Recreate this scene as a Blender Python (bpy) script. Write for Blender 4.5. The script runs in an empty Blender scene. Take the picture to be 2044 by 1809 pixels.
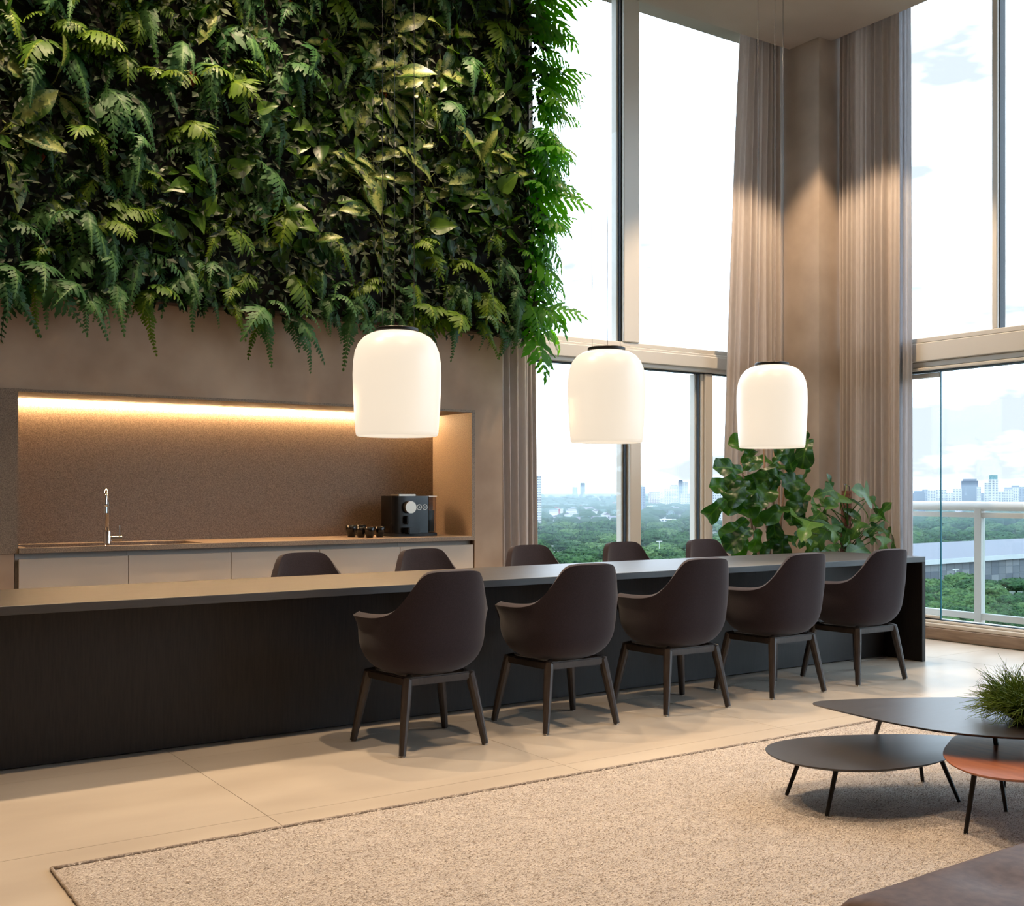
import bpy, bmesh, math, random
from mathutils import Vector, Matrix, noise

sc = bpy.context.scene
COL = sc.collection
V = Vector
PI = math.pi

# ------------------------------------------------------------------ camera
# world: X runs along the dining table towards the balcony, Y towards the kitchen wall
F_PX, CX, HY, CAM_H = 2211.0, 1022.0, 979.0, 1.225
YAW = math.radians(34.0)                      # camera heading, right of +Y
cam_d = bpy.data.cameras.new('camera')
cam = bpy.data.objects.new('camera', cam_d)
COL.objects.link(cam)
cam.location = (0, 0, CAM_H)
cam.rotation_euler = (PI / 2, 0, -YAW)
cam_d.sensor_width = 36.0
cam_d.lens = 36.0 * F_PX / 2044.0
cam_d.shift_y = (HY - 904.5) / 2044.0
cam_d.clip_start = 0.05
cam_d.clip_end = 20000
sc.camera = cam

# ------------------------------------------------------------------ world: bright overcast
world = bpy.data.worlds.new('overcast_sky')
sc.world = world
world.use_nodes = True
wn, wl = world.node_tree.nodes, world.node_tree.links
wn.clear()
w_out = wn.new('ShaderNodeOutputWorld')
w_bg = wn.new('ShaderNodeBackground')
w_tc = wn.new('ShaderNodeTexCoord')
w_map = wn.new('ShaderNodeMapping')
w_map.inputs['Scale'].default_value = (2.2, 2.2, 7.0)
w_no = wn.new('ShaderNodeTexNoise')
w_no.inputs['Scale'].default_value = 1.6
w_no.inputs['Detail'].default_value = 5.0
w_no.inputs['Roughness'].default_value = 0.55
w_rp = wn.new('ShaderNodeValToRGB')
w_rp.color_ramp.elements[0].position = 0.39
w_rp.color_ramp.elements[0].color = (0.129, 0.142, 0.152, 1)
w_rp.color_ramp.elements[1].position = 0.60
w_rp.color_ramp.elements[1].color = (0.70, 0.84, 1.0, 1)
wl.new(w_tc.outputs['Generated'], w_map.inputs['Vector'])
wl.new(w_map.outputs['Vector'], w_no.inputs['Vector'])
wl.new(w_no.outputs['Fac'], w_rp.inputs['Fac'])
wl.new(w_rp.outputs['Color'], w_bg.inputs['Color'])
w_bg.inputs['Strength'].default_value = 7.0
wl.new(w_bg.outputs[0], w_out.inputs['Surface'])

# ------------------------------------------------------------------ exposure and sampling comfort
vs = sc.view_settings
vs.view_transform = 'Standard'
vs.look = 'None'
vs.exposure = 0.0
vs.gamma = 1.0
vs.use_curve_mapping = False
sc.cycles.use_denoising = True
sc.cycles.use_light_tree = False
sc.cycles.use_adaptive_sampling = True
sc.cycles.adaptive_threshold = 0.05
sc.cycles.max_bounces = 6
sc.cycles.diffuse_bounces = 3
sc.cycles.glossy_bounces = 3
sc.cycles.transmission_bounces = 4
sc.cycles.transparent_max_bounces = 24
sc.cycles.volume_bounces = 0
sc.cycles.caustics_reflective = False
sc.cycles.caustics_refractive = False
sc.cycles.sample_clamp_indirect = 4.0

WARM = (1.0, 0.74, 0.49)
CEIL = 5.165
# recessed ceiling downlights: (x, y, aim x, aim y, aim z, watts, cone degrees, blend)
SPOTS = [
    (0.9, 5.9, 0.95, 5.3, 0.0, 400, 82, 0.5),
    (2.4, 6.0, 2.4, 5.3, 0.0, 390, 82, 0.5),
    (3.9, 6.0, 3.9, 5.3, 0.0, 320, 82, 0.5),
    (5.4, 6.0, 5.4, 5.3, 0.0, 230, 82, 0.5),
    (6.75, 5.75, 6.9, 6.05, 0.0, 430, 86, 0.3),
    (1.0, 3.2, 1.0, 3.2, 0.0, 300, 80, 0.6),
    (2.9, 3.3, 2.9, 3.0, 0.0, 360, 76, 0.5),
    (5.0, 3.4, 5.0, 3.4, 0.0, 130, 80, 0.5),
    (1.35, 5.95, 1.35, 6.5, 3.5, 80, 34, 0.8),
    (2.55, 5.95, 2.5, 6.5, 3.7, 80, 34, 0.8),
    (3.55, 5.95, 3.6, 6.5, 3.8, 70, 34, 0.8),
    # wall washers for the planted wall
    (1.2, 5.3, 1.3, 6.6, 2.9, 70, 70, 0.7),
    (2.6, 5.3, 2.6, 6.6, 2.9, 70, 70, 0.7),
    (4.0, 5.3, 3.9, 6.6, 2.9, 60, 70, 0.7),
]
for i, (x, y, ax, ay, az, w, ang, bl) in enumerate(SPOTS):
    ld = bpy.data.lights.new('ceiling_spot', 'SPOT')
    ld.energy = w
    ld.color = WARM
    ld.spot_size = math.radians(ang)
    ld.spot_blend = bl
    ld.shadow_soft_size = 0.05
    lo = bpy.data.objects.new('ceiling_spot', ld)
    COL.objects.link(lo)
    lo.location = (x, y, CEIL - 0.03)
    lo.rotation_euler = (V((ax, ay, az)) - V((x, y, CEIL - 0.03))).to_track_quat('-Z', 'Y').to_euler()


# ================================================================== helpers
def ray(px, py):
    r, u = (px - CX) / F_PX, -(py - HY) / F_PX
    s, c = math.cos(YAW), math.sin(YAW)
    return V((s * r + c, -c * r + s, u))


def gz(px, py, z):
    v = ray(px, py)
    return v * ((z - CAM_H) / v.z) + V((0, 0, CAM_H))


def gy(px, py, y):
    v = ray(px, py)
    return v * (y / v.y) + V((0, 0, CAM_H))


def far(px, d):
    v = ray(px, HY)
    return V((v.x * d, v.y * d, 0))


def lerp(a, b, t):
    return a + (b - a) * t


def sstep(a, b, x):
    t = min(1, max(0, (x - a) / (b - a)))
    return t * t * (3 - 2 * t)


def table(pts, t):
    for (a, va), (b, vb) in zip(pts, pts[1:]):
        if t <= b:
            return lerp(va, vb, (t - a) / (b - a) if b > a else 0)
    return pts[-1][1]


class MB:
    def __init__(self):
        self.v, self.f = [], []

    def add(self, vs, fs):
        o = len(self.v)
        self.v += [tuple(p) for p in vs]
        self.f += [tuple(i + o for i in f) for f in fs]
        return self

    def box(self, a, b):
        x0, y0, z0 = a
        x1, y1, z1 = b
        return self.add([(x0, y0, z0), (x1, y0, z0), (x1, y1, z0), (x0, y1, z0), (x0, y0, z1), (x1, y0, z1), (x1, y1, z1), (x0, y1, z1)],
                        [(3, 2, 1, 0), (4, 5, 6, 7), (0, 1, 5, 4), (1, 2, 6, 5), (2, 3, 7, 6), (3, 0, 4, 7)])

    def tube(self, pts, rad, n=8, cap=True):
        pts = [V(p) for p in pts]
        if not isinstance(rad, (list, tuple)):
            rad = [rad] * len(pts)
        rings, prev = [], None
        for i, p in enumerate(pts):
            t = (pts[min(i + 1, len(pts) - 1)] - pts[max(i - 1, 0)]).normalized()
            if prev is None:
                a = V((0, 0, 1)) if abs(t.z) < 0.9 else V((1, 0, 0))
                u = (a - t * a.dot(t)).normalized()
            else:
                u = (prev - t * prev.dot(t)).normalized()
            prev = u
            w = t.cross(u)
            rings.append([p + (u * math.cos(2 * PI * k / n) + w * math.sin(2 * PI * k / n)) * rad[i] for k in range(n)])
        vs = [q for r in rings for q in r]
        fs = []
        for i in range(len(pts) - 1):
            for k in range(n):
                fs.append((i * n + k, i * n + (k + 1) % n, (i + 1) * n + (k + 1) % n, (i + 1) * n + k))
        if cap:
            fs.append(tuple(range(n - 1, -1, -1)))
            m = (len(pts) - 1) * n
            fs.append(tuple(m + k for k in range(n)))
        return self.add(vs, fs)

    def lathe(self, prof, n=32, c=(0, 0, 0), cap0=False, cap1=False):
        vs, fs = [], []
        for r, z in prof:
            for k in range(n):
                a = 2 * PI * k / n
                vs.append((c[0] + r * math.cos(a), c[1] + r * math.sin(a), c[2] + z))
        for i in range(len(prof) - 1):
            for k in range(n):
                fs.append((i * n + k, i * n + (k + 1) % n, (i + 1) * n + (k + 1) % n, (i + 1) * n + k))
        if cap0:
            fs.append(tuple(range(n - 1, -1, -1)))
        if cap1:
            m = (len(prof) - 1) * n
            fs.append(tuple(m + k for k in range(n)))
        return self.add(vs, fs)

    def prism(self, out, z0, z1, taper=1.0):
        n = len(out)
        cx = sum(p[0] for p in out) / n
        cy = sum(p[1] for p in out) / n
        vs = [(cx + (p[0] - cx) * taper, cy + (p[1] - cy) * taper, z0) for p in out] + [(p[0], p[1], z1) for p in out]
        fs = [tuple(range(n - 1, -1, -1)), tuple(range(n, 2 * n))]
        for k in range(n):
            fs.append((k, (k + 1) % n, n + (k + 1) % n, n + k))
        return self.add(vs, fs)

    def mesh(self, name, mat, smooth=False, bevel=0, seg=2):
        me = bpy.data.meshes.new(name)
        me.from_pydata(self.v, [], self.f)
        if bevel:
            bm = bmesh.new()
            bm.from_mesh(me)
            bmesh.ops.bevel(bm, geom=[e for e in bm.edges if e.calc_face_angle(0) > 0.6], offset=bevel, segments=seg, affect='EDGES', clamp_overlap=True)
            bm.to_mesh(me)
            bm.free()
        me.materials.append(mat)
        if smooth:
            for p in me.polygons:
                p.use_smooth = True
        me.update()
        return me

    def obj(self, name, mat, parent=None, smooth=False, bevel=0, seg=2, loc=None):
        o = link(name, self.mesh(name, mat, smooth, bevel, seg), parent)
        if loc is not None:
            o.location = loc
        if bevel or smooth == 'auto':
            auto_smooth(o)
        return o


def auto_smooth(o, ang=0.6):
    for p in o.data.polygons:
        p.use_smooth = True
    bm = bmesh.new()
    bm.from_mesh(o.data)
    for e in bm.edges:
        e.smooth = e.calc_face_angle(0) < ang
    bm.to_mesh(o.data)
    bm.free()


def link(name, me, parent=None):
    o = bpy.data.objects.new(name, me)
    COL.objects.link(o)
    if parent is not None:
        o.parent = parent
    return o


def tag(o, label=None, cat=None, group=None, kind=None):
    if label:
        o['label'] = label
    if cat:
        o['category'] = cat
    if group:
        o['group'] = group
    if kind:
        o['kind'] = kind
    return o


def thing(name, label, cat, loc=(0, 0, 0), rz=0, group=None):
    o = link(name, None)
    o.empty_display_size = 0.1
    o.location = loc
    o.rotation_euler = (0, 0, rz)
    return tag(o, label, cat, group)


def struct(o):
    o['kind'] = 'structure'
    return o


def dup(root, loc, rz, label, group=None):
    r = root.copy()
    COL.objects.link(r)
    r.location = loc
    r.rotation_euler = (0, 0, rz)
    tag(r, label, None, group)
    for ch in list(root.children):
        c = ch.copy()
        COL.objects.link(c)
        c.parent = r
        for g in ch.children:
            d = g.copy()
            COL.objects.link(d)
            d.parent = c
    return r


def orient(base, d, n, s):
    y = V(d).normalized()
    z = (V(n) - y * V(n).dot(y))
    if z.length < 1e-4:
        z = V((1, 0, 0)) - y * y.x
    z.normalize()
    x = y.cross(z)
    m = Matrix((x, y, z)).transposed().to_4x4()
    return Matrix.Translation(base) @ m @ Matrix.Scale(s, 4)


def put(name, me, parent, m):
    o = link(name, me, parent)
    o.matrix_basis = m
    return o


# ------------------------------------------------------------------ materials
def new_mat(name):
    m = bpy.data.materials.new(name)
    m.use_nodes = True
    return m, m.node_tree.nodes, m.node_tree.links, m.node_tree.nodes['Principled BSDF']


def srgb(r, g, b):
    def f(c):
        c /= 255.0
        return c / 12.92 if c <= 0.04045 else ((c + 0.055) / 1.055) ** 2.4
    return (f(r), f(g), f(b), 1)


def mat(name, col, rough=0.5, metal=0.0, spec=0.5, col2=None, scale=4.0, detail=4.0, lo=0.35, hi=0.65, stretch=(1, 1, 1), bump=0.0, bscale=None, bdist=0.002, rough2=None, coat=0.0, sheen=0.0):
    m, n, l, b = new_mat(name)
    b.inputs['Base Color'].default_value = col
    b.inputs['Roughness'].default_value = rough
    b.inputs['Metallic'].default_value = metal
    b.inputs['Specular IOR Level'].default_value = spec
    b.inputs['Coat Weight'].default_value = coat
    b.inputs['Sheen Weight'].default_value = sheen
    if col2 is not None or bump:
        tc = n.new('ShaderNodeTexCoord')
        mp = n.new('ShaderNodeMapping')
        mp.inputs['Scale'].default_value = stretch
        l.new(tc.outputs['Object'], mp.inputs['Vector'])
        if col2 is not None:
            t = n.new('ShaderNodeTexNoise')
            t.inputs['Scale'].default_value = scale
            t.inputs['Detail'].default_value = detail
            l.new(mp.outputs['Vector'], t.inputs['Vector'])
            r = n.new('ShaderNodeValToRGB')
            r.color_ramp.elements[0].position = lo
            r.color_ramp.elements[0].color = col
            r.color_ramp.elements[1].position = hi
            r.color_ramp.elements[1].color = col2
            l.new(t.outputs['Fac'], r.inputs['Fac'])
            l.new(r.outputs['Color'], b.inputs['Base Color'])
            if rough2 is not None:
                mr = n.new('ShaderNodeMapRange')
                mr.inputs['To Min'].default_value = rough
                mr.inputs['To Max'].default_value = rough2
                l.new(t.outputs['Fac'], mr.inputs['Value'])
                l.new(mr.outputs['Result'], b.inputs['Roughness'])
        if bump:
            t2 = n.new('ShaderNodeTexNoise')
            t2.inputs['Scale'].default_value = bscale or scale
            t2.inputs['Detail'].default_value = 3
            l.new(mp.outputs['Vector'], t2.inputs['Vector'])
            bp = n.new('ShaderNodeBump')
            bp.inputs['Strength'].default_value = bump
            bp.inputs['Distance'].default_value = bdist
            l.new(t2.outputs['Fac'], bp.inputs['Height'])
            l.new(bp.outputs['Normal'], b.inputs['Normal'])
    return m


def leaf_mat(name, col, col2, rough=0.38, trans=0.3, cream=None, veins=0.0, tval=1.7):
    """leaf blade: per-leaf tint, translucency, optional cream variegation along the middle"""
    m, n, l, b = new_mat(name)
    oi = n.new('ShaderNodeObjectInfo')
    mx = n.new('ShaderNodeMixRGB')
    mx.inputs['Color1'].default_value = col
    mx.inputs['Color2'].default_value = col2
    l.new(oi.outputs['Random'], mx.inputs['Fac'])
    src = mx.outputs['Color']
    tc = n.new('ShaderNodeTexCoord')
    if cream is not None:
        sp = n.new('ShaderNodeSeparateXYZ')
        l.new(tc.outputs['Object'], sp.inputs[0])
        ab = n.new('ShaderNodeMath')
        ab.operation = 'ABSOLUTE'
        l.new(sp.outputs['X'], ab.inputs[0])
        no = n.new('ShaderNodeTexNoise')
        no.inputs['Scale'].default_value = 22
        no.inputs['Detail'].default_value = 3
        l.new(tc.outputs['Object'], no.inputs['Vector'])
        md = n.new('ShaderNodeMath')
        md.operation = 'MULTIPLY_ADD'
        l.new(no.outputs['Fac'], md.inputs[0])
        md.inputs[1].default_value = 0.34
        md.inputs[2].default_value = -0.07
        lt = n.new('ShaderNodeMath')
        lt.operation = 'SUBTRACT'
        l.new(md.outputs[0], lt.inputs[0])
        l.new(ab.outputs[0], lt.inputs[1])
        mr = n.new('ShaderNodeMapRange')
        mr.inputs['From Min'].default_value = -0.02
        mr.inputs['From Max'].default_value = 0.05
        l.new(lt.outputs[0], mr.inputs['Value'])
        m2 = n.new('ShaderNodeMixRGB')
        l.new(mr.outputs['Result'], m2.inputs['Fac'])
        l.new(src, m2.inputs['Color1'])
        m2.inputs['Color2'].default_value = cream
        src = m2.outputs['Color']
    else:
        # paler midrib
        sp = n.new('ShaderNodeSeparateXYZ')
        l.new(tc.outputs['Object'], sp.inputs[0])
        ab = n.new('ShaderNodeMath')
        ab.operation = 'ABSOLUTE'
        l.new(sp.outputs['X'], ab.inputs[0])
        mr = n.new('ShaderNodeMapRange')
        mr.inputs['From Min'].default_value = 0.012
        mr.inputs['From Max'].default_value = 0.026
        mr.inputs['To Min'].default_value = 0.55
        mr.inputs['To Max'].default_value = 0.0
        l.new(ab.outputs[0], mr.inputs['Value'])
        m2 = n.new('ShaderNodeMixRGB')
        l.new(mr.outputs['Result'], m2.inputs['Fac'])
        l.new(src, m2.inputs['Color1'])
        m2.inputs['Color2'].default_value = (min(1, col2[0] * 1.8), min(1, col2[1] * 1.5), col2[2] * 1.4, 1)
        src = m2.outputs['Color']
    if veins:
        ym = n.new('ShaderNodeMath')
        ym.operation = 'MULTIPLY_ADD'
        l.new(ab.outputs[0], ym.inputs[0])
        ym.inputs[1].default_value = -0.75
        l.new(sp.outputs['Y'], ym.inputs[2])
        fr_m = n.new('ShaderNodeMath')
        fr_m.operation = 'PINGPONG'
        l.new(ym.outputs[0], fr_m.inputs[0])
        fr_m.inputs[1].default_value = veins
        vr = n.new('ShaderNodeMapRange')
        vr.inputs['From Min'].default_value = 0.004
        vr.inputs['From Max'].default_value = 0.014
        vr.inputs['To Min'].default_value = 0.4
        vr.inputs['To Max'].default_value = 0.0
        l.new(fr_m.outputs[0], vr.inputs['Value'])
        m3 = n.new('ShaderNodeMixRGB')
        l.new(vr.outputs['Result'], m3.inputs['Fac'])
        l.new(src, m3.inputs['Color1'])
        m3.inputs['Color2'].default_value = (min(1, col2[0] * 2.0), min(1, col2[1] * 1.6), col2[2] * 1.5, 1)
        src = m3.outputs['Color']
    l.new(src, b.inputs['Base Color'])
    b.inputs['Roughness'].default_value = rough
    b.inputs['Specular IOR Level'].default_value = 0.28
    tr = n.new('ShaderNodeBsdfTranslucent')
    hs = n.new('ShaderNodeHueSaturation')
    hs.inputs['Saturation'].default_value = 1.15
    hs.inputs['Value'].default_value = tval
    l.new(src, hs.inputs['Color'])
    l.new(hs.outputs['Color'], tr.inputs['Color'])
    ms = n.new('ShaderNodeMixShader')
    ms.inputs['Fac'].default_value = trans
    l.new(b.outputs[0], ms.inputs[1])
    l.new(tr.outputs[0], ms.inputs[2])
    l.new(ms.outputs[0], n['Material Output'].inputs['Surface'])
    return m


def fabric_mat(name, col, col2, trans=0.25, scale=60.0):
    m, n, l, b = new_mat(name)
    tc = n.new('ShaderNodeTexCoord')
    mp = n.new('ShaderNodeMapping')
    mp.inputs['Scale'].default_value = (1, 1, 0.25)
    no = n.new('ShaderNodeTexNoise')
    no.inputs['Scale'].default_value = scale
    l.new(tc.outputs['Object'], mp.inputs['Vector'])
    l.new(mp.outputs['Vector'], no.inputs['Vector'])
    mx = n.new('ShaderNodeMixRGB')
    mx.inputs['Color1'].default_value = col
    mx.inputs['Color2'].default_value = col2
    l.new(no.outputs['Fac'], mx.inputs['Fac'])
    l.new(mx.outputs['Color'], b.inputs['Base Color'])
    b.inputs['Roughness'].default_value = 0.9
    b.inputs['Specular IOR Level'].default_value = 0.1
    tr = n.new('ShaderNodeBsdfTranslucent')
    l.new(mx.outputs['Color'], tr.inputs['Color'])
    ms = n.new('ShaderNodeMixShader')
    ms.inputs['Fac'].default_value = trans
    l.new(b.outputs[0], ms.inputs[1])
    l.new(tr.outputs[0], ms.inputs[2])
    l.new(ms.outputs[0], n['Material Output'].inputs['Surface'])
    return m


def glass_mat(name, tint, refl=1.0):
    m, n, l, b = new_mat(name)
    n.remove(b)
    tr = n.new('ShaderNodeBsdfTransparent')
    tr.inputs['Color'].default_value = tint
    gl = n.new('ShaderNodeBsdfGlossy')
    gl.inputs['Roughness'].default_value = 0.02
    lw_ = n.new('ShaderNodeLayerWeight')
    lw_.inputs['Blend'].default_value = 0.5
    pw = n.new('ShaderNodeMath')
    pw.operation = 'POWER'
    pw.inputs[1].default_value = 5.0
    l.new(lw_.outputs['Facing'], pw.inputs[0])
    mu = n.new('ShaderNodeMath')
    mu.operation = 'MULTIPLY_ADD'
    mu.inputs[1].default_value = 0.6 * refl
    mu.inputs[2].default_value = 0.02 * refl
    l.new(pw.outputs[0], mu.inputs[0])
    ms = n.new('ShaderNodeMixShader')
    l.new(mu.outputs[0], ms.inputs['Fac'])
    l.new(tr.outputs[0], ms.inputs[1])
    l.new(gl.outputs[0], ms.inputs[2])
    l.new(ms.outputs[0], n['Material Output'].inputs['Surface'])
    return m


def emit_mat(name, col, strength, base=(0.8, 0.8, 0.8, 1)):
    m, n, l, b = new_mat(name)
    b.inputs['Base Color'].default_value = base
    b.inputs['Roughness'].default_value = 0.35
    b.inputs['Emission Color'].default_value = col
    b.inputs['Emission Strength'].default_value = strength
    return m


M = {}
M['plaster'] = mat('plaster', srgb(156, 129, 108), 0.7, spec=0.3, col2=srgb(200, 175, 150), scale=1.8, detail=4, lo=0.28, hi=0.72)
M['plaster_dark'] = mat('plaster_column', srgb(150, 133, 119), 0.7, spec=0.3, col2=srgb(190, 173, 158), scale=1.5, detail=4, lo=0.28, hi=0.72)
M['ceiling'] = mat('ceiling_plaster', srgb(172, 158, 148), 0.8, spec=0.2, col2=srgb(188, 174, 164), scale=0.9, detail=3)
M['tile'] = mat('floor_tile', srgb(182, 169, 154), 0.24, spec=0.5, col2=srgb(206, 194, 178), scale=1.5, detail=4, lo=0.3, hi=0.7, stretch=(0.6, 1.6, 1), rough2=0.34)
M['grout'] = mat('grout', srgb(120, 104, 88), 0.9)
M['stone'] = mat('granite', srgb(110, 94, 80), 0.5, spec=0.4, col2=srgb(164, 144, 124), scale=210, detail=3, lo=0.3, hi=0.7, rough2=0.65)
M['cab'] = mat('cabinet_lacquer', srgb(212, 196, 178), 0.5, spec=0.35)
M['cab_in'] = mat('cabinet_recess', srgb(196, 188, 178), 0.6)
M['chrome'] = mat('chrome', (0.82, 0.82, 0.82, 1), 0.08, metal=1.0)
M['black_gloss'] = mat('black_gloss', srgb(16, 14, 13), 0.18, spec=0.5)
M['black_matt'] = mat('black_matt', srgb(22, 20, 19), 0.5)
M['cup'] = mat('black_ceramic', srgb(20, 17, 15), 0.2, spec=0.6)
M['alu'] = mat('brushed_aluminium', srgb(196, 182, 166), 0.32, metal=0.9)
M['frame'] = mat('beige_aluminium', srgb(214, 206, 194), 0.35, spec=0.5)
M['gasket'] = mat('dark_gasket', srgb(24, 34, 44), 0.5)
M['rail'] = mat('white_rail_paint', srgb(206, 203, 198), 0.4)
M['curb'] = mat('stone_curb', srgb(128, 108, 90), 0.6, col2=srgb(150, 128, 108), scale=6, stretch=(1, 1, 8))
M['wood_black'] = mat('black_oak', srgb(24, 19, 16), 0.42, spec=0.5, col2=srgb(38, 31, 26), scale=9, detail=2, stretch=(1, 14, 14), rough2=0.5)
M['wood_black'].node_tree.nodes['Principled BSDF'].inputs['IOR'].default_value = 1.8
M['wood_panel'] = mat('black_oak_panel', srgb(22, 18, 17), 0.45, spec=0.4, col2=srgb(36, 30, 28), scale=9, detail=5, stretch=(14, 14, 1), rough2=0.55)
M['leg'] = mat('dark_stained_leg', srgb(46, 39, 36), 0.42, spec=0.45, col2=srgb(56, 48, 44), scale=12, stretch=(6, 6, 1))
M['fabric'] = mat('dark_felt', srgb(34, 28, 33), 0.95, spec=0.15, col2=srgb(49, 41, 47), scale=420, detail=1, lo=0.3, hi=0.7, sheen=0.15)
M['cushion'] = mat('dark_felt_pad', srgb(50, 42, 44), 0.95, spec=0.15, col2=srgb(64, 54, 55), scale=420, detail=2, sheen=0.25)
M['cap'] = mat('lamp_cap', srgb(40, 38, 37), 0.4, metal=0.6)
M['cable'] = mat('steel_cable', srgb(92, 92, 92), 0.4, metal=0.6)
M['shade'] = emit_mat('opal_glass', (1.0, 0.86, 0.68, 1), 0.80, (0.32, 0.31, 0.30, 1))
M['led'] = emit_mat('led_strip', (1.0, 0.64, 0.33, 1), 150.0)
M['coffee_top'] = mat('dark_coffee_top', srgb(40, 35, 35), 0.28, spec=0.5, col2=srgb(49, 43, 42), scale=5, detail=3, stretch=(1, 12, 1), rough2=0.34)
M['walnut'] = mat('walnut', srgb(142, 76, 42), 0.33, spec=0.5, col2=srgb(186, 112, 68), scale=4, detail=4, lo=0.25, hi=0.75, stretch=(10, 1, 1))
for k_ in ('walnut', 'coffee_top'):
    M[k_].node_tree.nodes['Principled BSDF'].inputs['IOR'].default_value = 2.1
M['tmetal'] = mat('dark_steel_leg', srgb(34, 30, 28), 0.4, metal=0.5)
M['leather'] = mat('taupe_leather', srgb(84, 62, 52), 0.55, spec=0.3, col2=srgb(102, 78, 66), scale=40, detail=3, bump=0.15, bscale=160, bdist=0.001)
M['piping'] = mat('dark_piping', srgb(30, 22, 19), 0.5)
M['soil'] = mat('dark_pot', srgb(30, 26, 24), 0.55)
M['pot'] = mat('grey_planter', srgb(84, 78, 74), 0.6)
M['bark'] = mat('brown_cane', srgb(112, 84, 62), 0.8, col2=srgb(136, 104, 78), scale=20)
M['moss'] = mat('coir_pole', srgb(48, 26, 18), 0.95, col2=srgb(96, 58, 40), scale=90, bump=0.8, bscale=80, bdist=0.01)
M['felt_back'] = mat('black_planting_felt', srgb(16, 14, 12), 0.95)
M['lip'] = mat('dark_metal_lip', srgb(58, 46, 38), 0.5)
M['curtain'] = fabric_mat('linen_curtain', srgb(206, 194, 186), srgb(222, 211, 203), 0.42)
M['sheer'] = fabric_mat('sheer_curtain', srgb(206, 204, 206), srgb(224, 222, 224), 0.55)
M['glass'] = glass_mat('window_glass', (0.97, 0.99, 0.995, 1), 0.9)
M['glass_green'] = glass_mat('balcony_glass', (0.90, 0.955, 0.96, 1), 0.8)
M['glass_edge'] = mat('glass_edge', srgb(40, 110, 130), 0.2)
M['tank'] = glass_mat('tank_plastic', (0.78, 0.74, 0.70, 1), 1.2)
M['fern_blue'] = leaf_mat('fern_blue_green', srgb(36, 74, 40), srgb(66, 104, 58), 0.5, 0.25)
M['fern_green'] = leaf_mat('fern_yellow_green', srgb(54, 86, 18), srgb(92, 118, 26), 0.5, 0.3)
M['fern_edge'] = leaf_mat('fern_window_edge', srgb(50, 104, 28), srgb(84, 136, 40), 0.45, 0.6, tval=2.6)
M['pothos'] = leaf_mat('pothos_leaf', srgb(34, 66, 18), srgb(70, 100, 26), 0.36, 0.22)
M['varieg'] = leaf_mat('variegated_leaf', srgb(42, 70, 28), srgb(62, 90, 34), 0.36, 0.22, cream=srgb(132, 142, 80))
M['dead'] = leaf_mat('dead_leaf', srgb(96, 48, 24), srgb(128, 66, 34), 0.6, 0.2)
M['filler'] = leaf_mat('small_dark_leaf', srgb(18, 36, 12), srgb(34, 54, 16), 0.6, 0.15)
M['fig'] = leaf_mat('fig_leaf', srgb(26, 58, 24), srgb(54, 90, 30), 0.3, 0.25, veins=0.07)
M['phil'] = leaf_mat('philodendron_leaf', srgb(40, 72, 34), srgb(72, 106, 46), 0.3, 0.25, veins=0.1)
M['grassy'] = leaf_mat('grass_stem', srgb(80, 108, 30), srgb(112, 134, 52), 0.45, 0.35)

# ================================================================== room shell
RX0, RX1, RY0 = -3.6, 8.0, -3.2
floor = MB().box((RX0, RY0, -0.25), (RX1 - 0.05, 7.35, -0.004)).obj('floor', M['grout'])
struct(floor)
TX, TY, TX0, TY0 = 1.385, 1.042, 1.567, 3.97
tile_me = None
for i in range(-4, 5):
    for j in range(-6, 4):
        x0, y0 = TX0 + i * TX, TY0 + j * TY
        x1, y1 = min(x0 + TX, RX1 - 0.06), min(y0 + TY, 7.3)
        if x1 - x0 < 0.1 or y1 - y0 < 0.1 or x0 < RX0 - 0.1 or y0 < RY0 - 0.2:
            continue
        x0, y0 = max(x0, RX0), max(y0, RY0)
        MB().box((x0 + 0.0012, y0 + 0.0012, -0.006), (x1 - 0.0012, y1 - 0.0012, 0.0)).obj('floor_tile', M['tile'], floor)

YW, YN = 6.70, 7.25                     # kitchen wall face, niche back
NX0, NX1, NZ0, NZ1 = 1.177, 4.171, 0.90, 1.779
WX1 = 4.436                              # where the wall ends and the window begins
wall_back = MB()
wall_back.box((RX0, YW, 0), (0.55, 7.4, CEIL + 0.4))
wall_back.box((0.55, YW, NZ1 + 0.017), (WX1, 7.4, CEIL + 0.4))
wall_back.box((NX1 + 0.027, YW, 0), (WX1, 7.4, NZ1 + 0.017))
wall_back.box((0.55, YN + 0.02, 0), (NX1 + 0.027, 7.4, NZ1 + 0.017))
wall_back.box((0.55, YW, 0), (NX0 - 0.02, YN + 0.02, 0.868))
wall_back = struct(wall_back.obj('wall_back', M['plaster']))
MB().box((0.5, YW - 0.006, 0.87), (NX0, YN + 0.02, NZ1 + 0.017)).obj('stone_pilaster', M['stone'], wall_back)
MB().box((NX0, YN, 0.85), (NX1, YN + 0.02, NZ1)).obj('stone_splashback', M['stone'], wall_back)
MB().box((NX0, YW - 0.006, NZ1), (NX1 + 0.027, YN + 0.02, NZ1 + 0.017)).obj('stone_soffit', M['stone'], wall_back)
MB().box((NX1, YW - 0.006, 0.868), (NX1 + 0.027, YN + 0.02, NZ1)).obj('stone_jamb', M['stone'], wall_back)

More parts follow.
